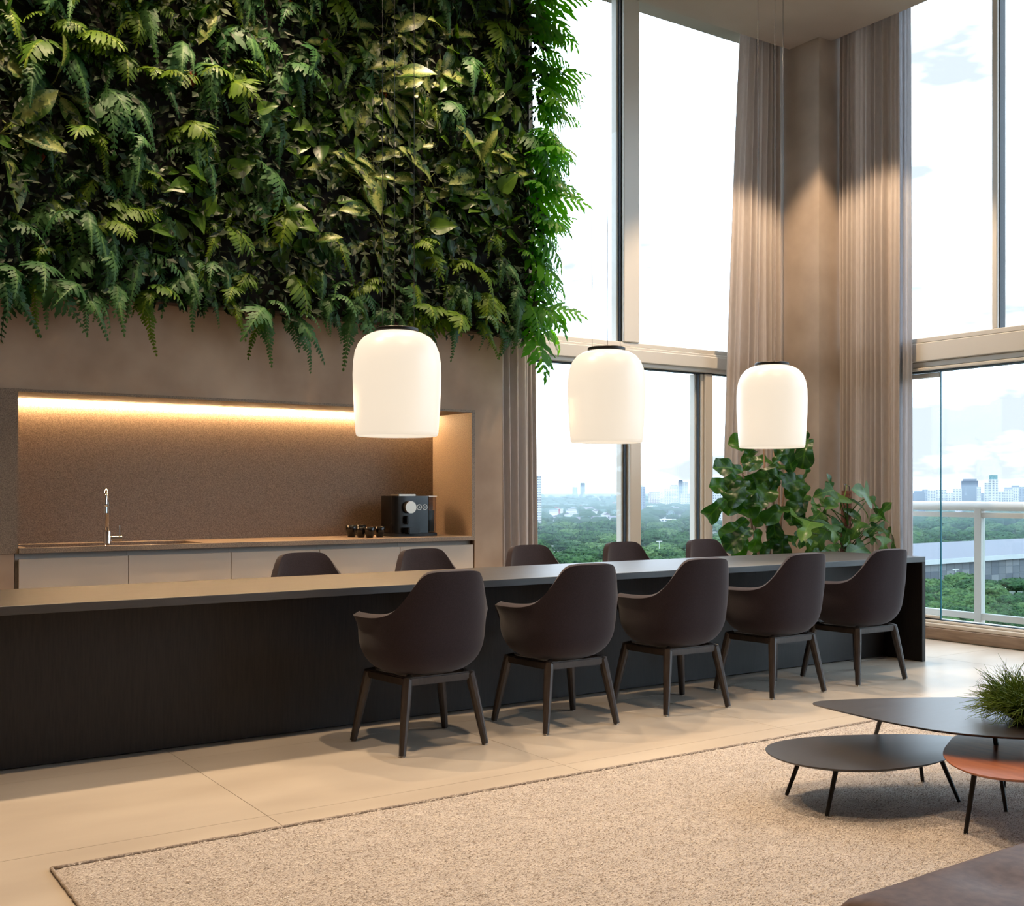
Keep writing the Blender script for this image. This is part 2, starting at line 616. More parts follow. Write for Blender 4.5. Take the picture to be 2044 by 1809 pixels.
SOFF_Y, SOFF_X = 6.82, 7.75
ceil = MB()
ceil.box((RX0, RY0, CEIL), (SOFF_X, SOFF_Y, CEIL + 0.35))
ceil.box((RX0, RY0, CEIL + 0.35), (8.3, 7.6, CEIL + 0.55))
struct(ceil.obj('ceiling', M['ceiling']))
struct(MB().box((RX0 - 0.2, RY0, -0.2), (RX0, 7.4, CEIL + 0.4)).obj('wall_left', M['plaster']))
struct(MB().box((RX0 - 0.2, RY0 - 0.2, -0.2), (8.1, RY0, CEIL + 0.4)).obj('wall_front', M['plaster']))
# corner column between the two windows
struct(MB().box((7.59, 6.485, 0), (8.15, 7.4, CEIL + 0.36)).obj('wall_corner', M['plaster_dark']))

# ------------------------------------------------------------------ windows
def bar(parent, name, a, b, m='frame', bevel=0.006):
    return MB().box(a, b).obj(name, M[m], parent, bevel=bevel, seg=1)


WY = 7.20
w1 = struct(link('window_1', None))
WT = CEIL + 0.36
bar(w1, 'sill_frame', (WX1, WY - 0.06, 0), (7.59, WY + 0.1, 0.14))
bar(w1, 'transom', (WX1, WY - 0.05, 2.265), (7.59, WY + 0.1, 2.43))
bar(w1, 'transom_cap', (WX1, WY - 0.02, 2.43), (7.59, WY + 0.1, 2.472))
bar(w1, 'transom_step', (WX1, WY - 0.075, 2.30), (7.59, WY - 0.05, 2.405))
bar(w1, 'gasket', (WX1, WY - 0.012, 2.255), (7.59, WY + 0.05, 2.265), 'gasket', 0)
bar(w1, 'mullion', (5.968, WY - 0.03, 2.472), (6.14, WY + 0.1, WT))
bar(w1, 'gasket', (5.955, WY + 0.0, 2.472), (5.968, WY + 0.03, WT), 'gasket', 0)
bar(w1, 'mullion_flange', (5.935, WY + 0.03, 2.472), (5.968, WY + 0.1, WT))
bar(w1, 'mullion', (6.03, WY - 0.04, 0.14), (6.15, WY + 0.1, 2.255))
bar(w1, 'gasket', (6.008, WY + 0.0, 0.14), (6.02, WY + 0.03, 2.255), 'gasket', 0)
bar(w1, 'mullion_flange', (5.99, WY + 0.03, 0.14), (6.025, WY + 0.1, 2.255))
bar(w1, 'mullion', (6.89, WY - 0.04, 0.14), (6.985, WY + 0.1, 2.255))
bar(w1, 'gasket', (6.850, WY + 0.0, 0.14), (6.862, WY + 0.03, 2.255), 'gasket', 0)
bar(w1, 'mullion_flange', (6.83, WY + 0.03, 0.14), (6.862, WY + 0.1, 2.255))
bar(w1, 'mullion_flange', (6.862, WY - 0.02, 0.14), (6.89, WY + 0.1, 2.255))
for x0, x1, z0, z1 in ((WX1, 5.958, 2.472, WT), (6.14, 7.59, 2.472, WT), (WX1, 6.012, 0.14, 2.255), (6.15, 6.845, 0.14, 2.255), (6.985, 7.59, 0.14, 2.255)):
    MB().box((x0, WY + 0.015, z0), (x1, WY + 0.027, z1)).obj('pane', M['glass'], w1)

WX = 8.0
w2 = struct(link('window_2', None))
MB().box((WX - 0.04, RY0, 0), (WX + 0.3, 6.485, 0.092)).obj('stone_curb', M['curb'], w2, bevel=0.004)
bar(w2, 'track', (WX, RY0, 0.092), (WX + 0.22, 6.485, 0.128))
bar(w2, 'track_lip', (WX + 0.03, RY0, 0.128), (WX + 0.2, 6.485, 0.15))
bar(w2, 'gasket', (WX + 0.05, RY0, 0.15), (WX + 0.1, 6.485, 0.156), 'gasket', 0)
bar(w2, 'transom', (WX, RY0, 2.30), (WX + 0.14, 6.485, 2.455))
bar(w2, 'transom_cap', (WX + 0.012, RY0, 2.455), (WX + 0.14, 6.485, 2.498))
bar(w2, 'transom_step', (WX + 0.03, RY0, 2.25), (WX + 0.14, 6.485, 2.30))
bar(w2, 'transom_track', (WX + 0.02, RY0, 2.222), (WX + 0.14, 6.485, 2.25))
bar(w2, 'gasket', (WX + 0.03, RY0, 2.212), (WX + 0.12, 6.485, 2.222), 'gasket', 0)
yprev = 6.485
for k, ym in enumerate((5.10, 3.70, 2.30, 0.90, -0.50, -1.90)):
    bar(w2, 'mullion', (WX + 0.02, ym - 0.02, 2.498), (WX + 0.14, ym + 0.028, WT))
    bar(w2, 'gasket', (WX + 0.05, ym - 0.027, 2.498), (WX + 0.12, ym - 0.02, WT), 'gasket', 0)
    MB().box((WX + 0.065, ym + 0.028, 2.498), (WX + 0.077, yprev, WT)).obj('pane', M['glass'], w2)
    yprev = ym - 0.02
MB().box((WX + 0.065, RY0, 2.498), (WX + 0.077, yprev, WT)).obj('pane', M['glass'], w2)
# lower frameless sliding leaves, two tracks
bar(w2, 'leaf_rail', (WX + 0.06, 5.62, 2.165), (WX + 0.085, 6.485, 2.205))
bar(w2, 'leaf_rail', (WX + 0.06, 5.62, 0.156), (WX + 0.085, 6.485, 0.185))
for k, (y0, y1, dx) in enumerate(((5.62, 6.485, 0.066), (3.9, 5.66, 0.10), (2.2, 3.94, 0.066), (0.5, 2.24, 0.10), (-1.2, 0.54, 0.066), (RY0, -1.16, 0.10))):
    p = MB().box((WX + dx, y0, 0.156), (WX + dx + 0.01, y1, 2.212)).obj('pane', M['glass'], w2)
    MB().box((WX + dx - 0.001, y0 - 0.008, 0.156), (WX + dx + 0.011, y0, 2.212)).obj('glass_edge', M['glass_edge'], p)

# ------------------------------------------------------------------ balcony
struct(MB().box((8.3, RY0, -0.2), (9.45, 8.2, -0.03)).obj('floor_balcony', M['tile']))
rail = thing('balcony_railing', 'white metal balcony railing with glass infill outside the balcony window', 'railing', (9.2, 2.5, -0.03))
def rl(name, a, b, m='rail', bevel=0.004):
    return MB().box((a[0], a[1] - 2.5, a[2] + 0.03), (b[0], b[1] - 2.5, b[2] + 0.03)).obj(name, M[m], rail, bevel=bevel, seg=1)
MB().tube([(0, -5.7, 1.11), (0, 5.6, 1.11)], 0.042, 16).obj('handrail', M['rail'], rail, smooth=True)
rl('middle_rail', (-0.025, RY0, 0.975), (0.025, 8.1, 1.022))
rl('bottom_rail', (-0.025, RY0, 0.045), (0.025, 8.1, 0.105))
for k in range(7):
    yp = 6.0 + 1.6 - k * 1.6
    rl('post', (-0.035, yp - 0.035, -0.03), (0.035, yp + 0.035, 1.09))
    rl('glass_panel', (-0.006, yp - 1.565, 0.105), (0.006, yp - 0.035, 0.975), 'glass_green', 0)

# ------------------------------------------------------------------ curtains
def curtain(name, label, p0, p1, q0, q1, ztop, zbot, folds, amp, m, seed, side):
    """cloth from p0..p1 at the top to q0..q1 at the hem, folded sideways along `side`"""
    rnd = random.Random(seed)
    n, nz = folds * 14, 16
    ph = [rnd.uniform(0.5, 1.6) for _ in range(folds + 1)]
    am = [rnd.uniform(0.35, 1.5) for _ in range(folds + 1)]
    acc = [0]
    for i in range(folds):
        acc.append(acc[-1] + ph[i])
    tot = acc[-1]
    vs, fs = [], []
    p0, p1, q0, q1, side = V(p0), V(p1), V(q0), V(q1), V(side)
    for j in range(nz + 1):
        t = j / nz
        for i in range(n + 1):
            s = i / n
            ss = s * tot
            k = 0
            while k < folds - 1 and ss > acc[k + 1]:
                k += 1
            loc = (ss - acc[k]) / ph[k]
            a = amp * lerp(am[k], am[k + 1], loc) * lerp(0.75, 1.1, t)
            off = a * (math.sin(2 * PI * loc + 0.9 * noise.noise((seed, s * 7, t * 1.9))) + 0.3 * math.sin(4 * PI * loc + k))
            sl = s + 0.03 * noise.noise((s * 9 + seed, t * 2.2, 3)) * t
            b = p0.lerp(p1, sl).lerp(q0.lerp(q1, sl), t ** 0.8)
            b = b + side * (off + 0.012 * noise.noise((s * 30, t * 1.3, seed)))
            vs.append((b.x, b.y, lerp(ztop, zbot, t)))
    for j in range(nz):
        for i in range(n):
            a = j * (n + 1) + i
            fs.append((a, a + 1, a + n + 2, a + n + 1))
    o = MB().add(vs, fs).obj(name, m, None, smooth=True)
    sd = o.modifiers.new('cloth thickness', 'SOLIDIFY')
    sd.thickness = 0.003
    tag(o, label, 'curtain')
    return o


WTOP = CEIL + 0.3
curtain('curtain', 'beige linen curtain gathered between the kitchen wall and the tall window', (4.46, 6.97), (4.86, 6.97), (4.46, 6.97), (4.925, 6.97), WTOP, 0.02, 7, 0.042, M['curtain'], 3, (0, 1))
curtain('curtain', 'beige linen curtain gathered left of the corner column, behind the small pendant lamp', (7.13, 6.95), (7.56, 6.93), (6.86, 6.95), (7.56, 6.93), WTOP, 0.02, 9, 0.042, M['curtain'], 11, (0, 1))
curtain('curtain', 'beige linen curtain gathered right of the corner column beside the balcony window', (7.86, 5.87), (7.86, 6.47), (7.86, 5.86), (7.86, 6.47), WTOP, 0.02, 11, 0.04, M['curtain'], 23, (1, 0))
curtain('sheer_curtain', 'narrow white sheer curtain at the edge of the balcony window', (7.93, 5.81), (7.93, 6.1), (7.93, 5.80), (7.93, 6.1), WTOP, 0.02, 6, 0.018, M['sheer'], 31, (1, 0))

# ------------------------------------------------------------------ kitchen run
DX = [1.167, 1.785, 2.41, 3.005, 3.60, 4.19]
CL = ['far left, below the tap', 'second from the left, right of the tap', 'middle one', 'second from the right, below the black cups', 'rightmost, below the coffee machine']
for k in range(5):
    x0, x1 = DX[k], DX[k + 1]
    c = thing('base_cabinet', 'handleless beige base cabinet under the stone counter, ' + CL[k], 'cabinet', ((x0 + x1) / 2, 6.98, 0), 0, 'beige base cabinets under the counter')
    h = (x1 - x0) / 2
    MB().box((-h + 0.001, -0.235, 0.08), (h - 0.001, 0.26, 0.868)).obj('body', M['cab_in'], c)
    MB().box((-h + 0.001, -0.16, 0.0), (h - 0.001, 0.2, 0.08)).obj('plinth', M['black_matt'], c)
    lo = 0.014 if k == 0 else 0.002
    MB().box((-h + lo, -0.275, 0.085), (h - 0.002, -0.255, 0.838)).obj('door', M['cab'], c, bevel=0.0015, seg=1)
    MB().box((-h + 0.02, -0.255, 0.10), (h - 0.02, -0.235, 0.80)).obj('door_lining', M['cab_in'], c)

ct = thing('stone_counter', 'speckled brown granite counter with a sunken sink in the lit niche', 'counter', (2.674, 6.965, 0.87))
def cp(name, a, b, bevel=0.001):
    o = (2.674, 6.965, 0.87)
    return MB().box(tuple(a[i] - o[i] for i in range(3)), tuple(b[i] - o[i] for i in range(3))).obj(name, M['stone'], ct, bevel=bevel, seg=1)
SX0, SX1, SY0, SY1 = 1.23, 2.25, 6.725, 7.13
cp('worktop', (SX1, 6.68, 0.87), (NX1 - 0.001, YN - 0.001, 0.90))
cp('front_ledge', (NX0 + 0.001, 6.68, 0.87), (SX1, SY0, 0.90))
cp('rear_ledge', (NX0 + 0.001, SY1, 0.87), (SX1, YN - 0.001, 0.90))
cp('side_ledge', (NX0 + 0.001, SY0, 0.87), (SX0, SY1, 0.90))
sk = cp('sink_floor', (SX0, SY0, 0.78 + 0.09), (SX1, SY1, 0.874), 0)
cp('tap_ledge', (1.64, SY0, 0.8745), (1.82, 7.05, 0.886))

# chrome tap
tp = thing('kitchen_tap', 'tall chrome swan-neck tap with a side lever at the sink', 'tap', (1.723, 6.95, 0.886))
MB().lathe([(0.0, 0), (0.030, 0), (0.030, 0.006), (0.022, 0.012), (0.022, 0.088), (0.019, 0.094), (0.0, 0.094)], 24).obj('base', M['chrome'], tp, smooth='auto')
arc = [(0, 0, 0.09), (0, 0, 0.26)]
dv = V((-0.05, -0.165, 0))
for k in range(1, 15):
    a = PI * k / 14
    arc.append(tuple(dv * (0.5 - 0.5 * math.cos(a)) + V((0, 0, 0.26 + 0.085 * math.sin(a)))))
arc.append(tuple(dv + V((0, 0, 0.24))))
MB().tube(arc, 0.0115, 14).obj('spout', M['chrome'], tp, smooth=True)
MB().tube([dv + V((0, 0, 0.242)), dv + V((0, 0, 0.205))], 0.0135, 14).obj('aerator', M['chrome'], tp, smooth='auto')
lv = MB().tube([(0.018, 0, 0.045), (0.085, -0.01, 0.045)], 0.017, 16).obj('lever_hub', M['chrome'], tp, smooth='auto')
MB().tube([(0.07, -0.01, 0.058), (0.07, -0.01, 0.125)], 0.0035, 8).obj('lever', M['chrome'], lv, smooth='auto')

# led strip tucked into the rear of the niche soffit
led = thing('led_strip', 'warm glowing light strip along the top of the kitchen niche', 'light strip', (2.674, 7.236, NZ1 - 0.013))
MB().box((-1.49, -0.010, 0.0105), (1.49, 0.012, 0.013)).obj('channel', M['alu'], led)
MB().box((-1.49, -0.012, 0.002), (1.49, 0.010, 0.0105)).obj('diffuser', M['led'], led)

# coffee machine
cm = thing('coffee_machine', 'black capsule coffee machine with round aluminium knob on the counter', 'coffee machine', (3.795, 6.90, 0.90))
out = []
for (cx, cy, r, a0, a1) in ((-0.10, 0.05, 0.05, PI, 1.5 * PI), (0.135, 0.012, 0.012, 1.5 * PI, 2 * PI), (0.135, 0.2, 0.012, 0, PI / 2), (-0.10, 0.162, 0.05, PI / 2, PI)):
    for k in range(6):
        a = lerp(a0, a1, k / 5)
        out.append((cx + r * math.cos(a), cy + r * math.sin(a)))
MB().prism(out, 0.022, 0.285).obj('body', M['black_gloss'], cm, smooth='auto')
MB().prism([(x * 1.06 + (0.05 if x > 0.1 else 0), (y - 0.1) * 1.1 + 0.095) for x, y in out], 0.0, 0.02).obj('base_tray', M['black_matt'], cm, smooth='auto')
MB().box((-0.09, 0.02, 0.285), (0.05, 0.16, 0.297)).obj('capsule_lever', M['alu'], cm, bevel=0.004)
def disc_y(r, y0, y1, x, z, n=32):
    vs, fs = [], []
    for y in (y0, y1):
        for k in range(n):
            vs.append((x + r * math.cos(2 * PI * k / n), y, z + r * math.sin(2 * PI * k / n)))
    for k in range(n):
        fs.append((k, (k + 1) % n, n + (k + 1) % n, n + k))
    fs += [tuple(range(n)), tuple(range(2 * n - 1, n - 1, -1))]
    return MB().add(vs, fs)
disc_y(0.043, -0.036, 0.002, -0.022, 0.205).obj('knob', M['alu'], cm, smooth='auto')
for bx in (0.062, 0.108):
    b = disc_y(0.020, -0.004, 0.002, bx, 0.205, 24).obj('button_ring', M['alu'], cm, smooth='auto')
    disc_y(0.0155, -0.0055, -0.003, bx, 0.205, 24).obj('button_face', M['black_gloss'], b, smooth='auto')
    if bx < 0.08:
        MB().box((bx - 0.007, -0.0062, 0.2035), (bx + 0.007, -0.005, 0.2065)).box((bx - 0.0015, -0.0062, 0.198), (bx + 0.0015, -0.005, 0.212)).obj('button_mark', M['alu'], b)
    else:
        MB().box((bx - 0.0015, -0.0062, 0.198), (bx + 0.0015, -0.005, 0.212)).obj('button_mark', M['alu'], b)
MB().box((-0.055, -0.045, 0.085), (0.005, 0.002, 0.145)).obj('spout', M['black_gloss'], cm, bevel=0.006)
MB().box((-0.06, -0.075, 0.02), (0.03, 0.002, 0.062)).obj('drip_tray', M['black_gloss'], cm, bevel=0.006)
tk = MB().box((0.150, 0.04, 0.022), (0.228, 0.2, 0.278)).obj('water_tank', M['tank'], cm, bevel=0.006)
MB().box((0.150, 0.035, 0.278), (0.232, 0.205, 0.286)).obj('tank_lid', M['alu'], tk, bevel=0.002)
MB().box((0.186, 0.06, 0.026), (0.222, 0.19, 0.18)).obj('tank_core', M['soil'], tk)

def cup(x, y, s, label):
    c = thing('espresso_cup', label, 'cup', (x, y, 0.9), 0, 'black cups beside the coffee machine')
    MB().lathe([(0, 0.002), (0.024, 0.0), (0.027, 0.02), (0.033, 0.03), (0.0365, 0.055), (0.038, 0.078), (0.0355, 0.078), (0.033, 0.05), (0.028, 0.012), (0, 0.010)], 24).obj('bowl', M['cup'], c, smooth=True)
    for ch in c.children:
        ch.scale = (s, s, s)
cup(3.375, 7.0, 1.04, 'largest-looking black espresso cup, leftmost of the little cluster on the counter')
cup(3.478, 7.06, 1.04, 'black espresso cup at the rear of the cluster, its rim above the others')
cup(3.398, 6.895, 0.92, 'half-hidden black espresso cup between the leftmost cup and the front one')
cup(3.432, 6.83, 0.95, 'frontmost black espresso cup of the cluster on the counter')
cup(3.528, 6.87, 0.95, 'black espresso cup nearest the coffee machine')

# ------------------------------------------------------------------ dining table
dt = thing('dining_table', 'long black oak dining table with panel base, five chairs on each side', 'table', (3.2, 5.335, 0))
def tb(name, a, b, m):
    o = (3.2, 5.335, 0)
    return MB().box(tuple(a[i] - o[i] for i in range(3)), tuple(b[i] - o[i] for i in range(3))).obj(name, M[m], dt, bevel=0.0015, seg=1)
tb('tabletop', (-0.5, 4.918, 0.712), (6.888, 5.758, 0.75), 'wood_black')
tb('end_panel', (6.850, 4.918, 0.0), (6.888, 5.758, 0.712), 'wood_panel')
tb('front_panel', (-0.46, 5.245, 0.006), (6.850, 5.27, 0.712), 'wood_panel')
tb('rear_panel', (-0.46, 5.41, 0.006), (6.850, 5.435, 0.712), 'wood_panel')
tb('end_panel', (-0.5, 4.918, 0.0), (-0.462, 5.758, 0.712), 'wood_panel')
tb('floor_strip', (6.45, 5.2, 0.0), (6.84, 5.245, 0.006), 'alu')

# ------------------------------------------------------------------ chairs
def curve(pts, t):
    for i in range(1, len(pts) - 2):
        if pts[i][0] <= t <= pts[i + 1][0]:
            (x0, y0), (x1, y1), (x2, y2), (x3, y3) = pts[i - 1:i + 3]
            u = (t - x1) / (x2 - x1)
            m1 = (y2 - y0) / (x2 - x0) * (x2 - x1)
            m2 = (y3 - y1) / (x3 - x1) * (x2 - x1)
            return (2 * u ** 3 - 3 * u * u + 1) * y1 + (u ** 3 - 2 * u * u + u) * m1 + (3 * u * u - 2 * u ** 3) * y2 + (u ** 3 - u * u) * m2
    return pts[-1][1]


def make_chair(label):
    ch = thing('tub_chair', label, 'chair', (0, 0, 0), 0, 'dark tub chairs around the table')
    NA, NVV = 84, 18
    z0 = 0.344

    def rim(phi):           # phi: angle from the back (-Y), degrees 0..180
        a = abs(phi)
        return curve([(-20, 0.847), (0, 0.850), (20, 0.847), (29, 0.835), (36, 0.806), (43, 0.755), (50, 0.702), (58, 0.660), (68, 0.640), (80, 0.632), (100, 0.628), (122, 0.622), (136, 0.585), (150, 0.50), (160, 0.462), (180, 0.455), (200, 0.455)], a)

    def surf(phi, v):
        a = math.radians(phi)
        sx, sy = math.sin(a), -math.cos(a)
        e = 0.80
        ux = math.copysign(abs(sx) ** e, sx) * 0.298
        uy = math.copysign(abs(sy) ** e, sy) * 0.262
        rz = rim(phi)
        hb = min(0.195, (rz - z0) * 0.92)
        if v <= 0.55:
            al = v / 0.55 * PI / 2
            g = math.sin(al) ** 0.52
            z = z0 + hb * (1 - math.cos(al))
            t = 0
        else:
            t = (v - 0.55) / 0.45
            g = 1.0 + 0.085 * t * t * sstep(45, 80, abs(phi)) * (1 - sstep(140, 160, abs(phi)))
            z = z0 + hb + (rz - z0 - hb) * t
        x, y = ux * g, uy * g
        back = 1 - sstep(40, 85, abs(phi))
        y -= back * (z - 0.52) * 0.16 if z > 0.52 else 0
        x *= 1 - 0.10 * back * sstep(0.6, 0.86, z)
        return (x, y + 0.0, z)
    vs, fs = [(0, 0, z0 - 0.002)], []
    for j in range(1, NVV + 1):
        for k in range(NA):
            vs.append(surf(k * 360 / NA - 180, j / NVV))
    for k in range(NA):
        fs.append((0, 1 + (k + 1) % NA, 1 + k))
    for j in range(NVV - 1):
        for k in range(NA):
            a, b = 1 + j * NA + k, 1 + j * NA + (k + 1) % NA
            fs.append((a, b, b + NA, a + NA))
    sh = MB().add(vs, fs).obj('shell', M['fabric'], ch, smooth=True)
    sd = sh.modifiers.new('padding', 'SOLIDIFY')
    sd.thickness = 0.036
    sd.offset = -1
    bv = sh.modifiers.new('round', 'BEVEL')
    bv.width = 0.014
    bv.segments = 3
    bv.limit_method = 'ANGLE'
    bv.angle_limit = 0.9
    # seat pad
    pad = []
    for k in range(32):
        a = 2 * PI * k / 32
        pad.append((math.copysign(abs(math.cos(a)) ** 0.7, math.cos(a)) * 0.225, math.copysign(abs(math.sin(a)) ** 0.7, math.sin(a)) * 0.205 + 0.015))
    pm = MB()
    for zz, s in ((0.425, 0.96), (0.445, 1.0), (0.462, 0.98), (0.470, 0.9), (0.474, 0.6)):
        pm.v += [(x * s, y * s, zz) for x, y in pad]
    n = 32
    for j in range(4):
        for k in range(n):
            pm.f.append((j * n + k, j * n + (k + 1) % n, (j + 1) * n + (k + 1) % n, (j + 1) * n + k))
    pm.f.append(tuple(4 * n + k for k in range(n)))
    pm.f.append(tuple(range(n - 1, -1, -1)))
    pm.obj('seat_pad', M['cushion'], ch, smooth=True)
    # legs
    tops = {(-1, -1): (-0.175, -0.165), (1, -1): (0.175, -0.165), (-1, 1): (-0.205, 0.165), (1, 1): (0.205, 0.165)}
    feet = {(-1, -1): (-0.228, -0.212), (1, -1): (0.228, -0.212), (-1, 1): (-0.262, 0.212), (1, 1): (0.262, 0.212)}
    ZR = 0.345
    for q in tops:
        tx, ty = tops[q]
        fx, fy = feet[q]
        pts = [(tx * 0.86, ty * 0.86, ZR + 0.004), (tx, ty, ZR - 0.006), (lerp(tx, fx, 0.10), lerp(ty, fy, 0.10), ZR - 0.045), (lerp(tx, fx, 0.5), lerp(ty, fy, 0.5), ZR * 0.5), (fx, fy, 0.006)]
        l = MB().tube(pts, [0.018, 0.024, 0.0245, 0.0215, 0.0165], 10).obj('leg', M['leg'], ch, smooth='auto')
        MB().lathe([(0.0, 0), (0.008, 0), (0.008, 0.008), (0.0, 0.008)], 10, (fx, fy, 0)).obj('foot_glide', M['alu'], l)
    order = [(-1, -1), (1, -1), (1, 1), (-1, 1)]
    for i in range(4):
        a, b = tops[order[i]], tops[order[(i + 1) % 4]]
        pa, pb = V((a[0], a[1], ZR - 0.01)), V((b[0], b[1], ZR - 0.01))
        d = (pb - pa).normalized()
        w = V((-d.y, d.x, 0)) * 0.014
        m = MB()
        h = V((0, 0, 0.020))
        m.add([pa - w - h, pa + w - h, pa + w + h, pa - w + h, pb - w - h, pb + w - h, pb + w + h, pb - w + h],
              [(3, 2, 1, 0), (4, 5, 6, 7), (0, 1, 5, 4), (1, 2, 6, 5), (2, 3, 7, 6), (3, 0, 4, 7)])
        m.obj('rail', M['leg'], ch, bevel=0.006)
    MB().lathe([(0, 0), (0.07, 0), (0.07, 0.04), (0, 0.04)], 20, (0, 0, 0.335)).obj('seat_mount', M['black_matt'], ch, smooth='auto')
    MB().box((-0.165, -0.02, 0.325), (0.165, 0.02, 0.35)).obj('cross_bar', M['leg'], ch)
    return ch


ORD = ['nearest the rug corner, leftmost', 'second from the left', 'middle', 'fourth from the left', 'rightmost, by the table end']
near_x = [2.645, 3.468, 4.285, 5.112, 5.905]
proto = None
for k, x in enumerate(near_x):
    lb = 'dark tub chair on the near side of the table, ' + ORD[k]
    rz = (0.02, 0.0, -0.02, 0.01, -0.02)[k]
    if proto is None:
        proto = make_chair(lb)
        proto.location = (x, 4.705, 0)
        proto.rotation_euler = (0, 0, rz)
    else:
        dup(proto, (x, (4.705, 4.712, 4.72, 4.735, 4.745)[k], 0), rz, lb)
ORD2 = ['leftmost', 'second from the left', 'middle one below the narrow curtain', 'fourth from the left', 'rightmost, beside the plants']
for k, x in enumerate((2.655, 3.465, 4.29, 5.11, 5.90)):
    dup(proto, (x, 5.885, 0), PI, 'dark chair back showing beyond the far table edge, ' + ORD2[k])

# ------------------------------------------------------------------ pendant lamps
PZ = 1.518
PL = ['largest-looking cream opal pendant lamp, leftmost over the table', 'cream opal pendant lamp in the middle, before the tall window', 'cream opal pendant lamp on the right, before the corner column']
for k, px_ in enumerate((2.843, 4.297, 5.757)):
    p = thing('pendant_lamp', PL[k], 'lamp', (px_, 5.33, PZ), 0, 'pendant lamps over the table')
    prof = [(0.205, 0.006), (0.213, 0.0), (0.220, 0.004), (0.224, 0.02), (0.231, 0.12), (0.2375, 0.24), (0.2395, 0.33), (0.237, 0.40), (0.228, 0.455), (0.21, 0.50), (0.18, 0.535), (0.145, 0.555), (0.11, 0.565), (0.0, 0.568)]
    inner = [(0.0, 0.54), (0.10, 0.54), (0.17, 0.51), (0.2, 0.47), (0.222, 0.38), (0.226, 0.24), (0.215, 0.1), (0.205, 0.006)]
    MB().lathe(inner + prof[1:], 48).obj('shade', M['shade'], p, smooth=True)
    MB().lathe([(0, 0.566), (0.112, 0.566), (0.116, 0.570), (0.116, 0.582), (0.112, 0.586), (0, 0.586)], 40).obj('cap', M['cap'], p, smooth='auto')
    for a in (math.radians(-6), math.radians(114), math.radians(234)):
        cx_, cy_ = 0.100 * math.cos(a), 0.100 * math.sin(a)
        MB().tube([(cx_, cy_, 0.58), (cx_, cy_, CEIL - PZ - 0.02)], 0.0016, 6).obj('cable', M['cable'], p, smooth=True)
    MB().lathe([(0, 0), (0.13, 0), (0.13, 0.022), (0, 0.022)], 32, (0, 0, CEIL - PZ - 0.022)).obj('ceiling_rose', M['cap'], p, smooth='auto')
    MB().lathe([(0, 0), (0.03, 0.005), (0.045, 0.04), (0.04, 0.08), (0.02, 0.11), (0, 0.115)], 20, (0, 0, 0.36)).obj('bulb', emit_mat('bulb_%d' % k, (1.0, 0.75, 0.45, 1), 6.0), p, smooth=True)
    ld = bpy.data.lights.new('pendant_bulb', 'SPOT')
    ld.energy = 26
    ld.color = (1.0, 0.74, 0.46)
    ld.spot_size = math.radians(130)
    ld.spot_blend = 0.6
    ld.shadow_soft_size = 0.12
    lo = bpy.data.objects.new('pendant_bulb', ld)
    COL.objects.link(lo)
    lo.parent = p
    lo.location = (0, 0, 0.03)

# ------------------------------------------------------------------ rug
RGX0, RGX1, RGY0, RGY1 = 0.765, 6.4, 0.6, 3.79
rug_m, rn, rlk, rb = new_mat('woven_wool')
r_tc = rn.new('ShaderNodeTexCoord')
r_mp = rn.new('ShaderNodeMapping')
r_mp.inputs['Scale'].default_value = (1, 2.2, 1)
rlk.new(r_tc.outputs['Object'], r_mp.inputs['Vector'])
r_n1 = rn.new('ShaderNodeTexNoise')
r_n1.inputs['Scale'].default_value = 150
r_n1.inputs['Detail'].default_value = 3
r_n2 = rn.new('ShaderNodeTexNoise')
r_n2.inputs['Scale'].default_value = 7
r_n2.inputs['Detail'].default_value = 3
rlk.new(r_mp.outputs['Vector'], r_n1.inputs['Vector'])
rlk.new(r_mp.outputs['Vector'], r_n2.inputs['Vector'])
r_rp = rn.new('ShaderNodeValToRGB')
r_rp.color_ramp.elements[0].position = 0.34
r_rp.color_ramp.elements[0].color = srgb(112, 98, 86)
r_rp.color_ramp.elements[1].position = 0.58
r_rp.color_ramp.elements[1].color = srgb(224, 214, 205)
r_mid = r_rp.color_ramp.elements.new(0.44)
r_mid.color = srgb(198, 186, 175)
rlk.new(r_n1.outputs['Fac'], r_rp.inputs['Fac'])
r_mx = rn.new('ShaderNodeMixRGB')
r_mx.blend_type = 'MULTIPLY'
r_mx.inputs['Fac'].default_value = 0.35
rlk.new(r_rp.outputs['Color'], r_mx.inputs['Color1'])
rlk.new(r_n2.outputs['Fac'], r_mx.inputs['Color2'])
rlk.new(r_mx.outputs['Color'], rb.inputs['Base Color'])
rb.inputs['Roughness'].default_value = 0.95
rb.inputs['Specular IOR Level'].default_value = 0.1
r_bp = rn.new('ShaderNodeBump')
r_bp.inputs['Strength'].default_value = 0.9
r_bp.inputs['Distance'].default_value = 0.006
rlk.new(r_n1.outputs['Fac'], r_bp.inputs['Height'])
rlk.new(r_bp.outputs['Normal'], rb.inputs['Normal'])
rug = thing('woven_rug', 'large speckled greige woven rug on the tiled floor under the coffee tables', 'rug', ((RGX0 + RGX1) / 2, (RGY0 + RGY1) / 2, 0))
hx, hy = (RGX1 - RGX0) / 2, (RGY1 - RGY0) / 2
rv, rf = [], []
nx, ny = 150, 100
for j in range(ny + 1):
    for i in range(nx + 1):
        x, y = lerp(-hx, hx, i / nx), lerp(-hy, hy, j / ny)
        e = 0.004
        x += e * noise.noise((i * 0.9, j * 0.31, 1)) * (i in (0, nx)) * 2
        y += e * noise.noise((i * 0.31, j * 0.9, 5)) * (j in (0, ny)) * 2
        edge = min(i, nx - i, j, ny - j)
        rv.append((x, y, 0.0005 if edge == 0 else 0.011 + 0.0015 * noise.noise((x * 6, y * 9, 0))))
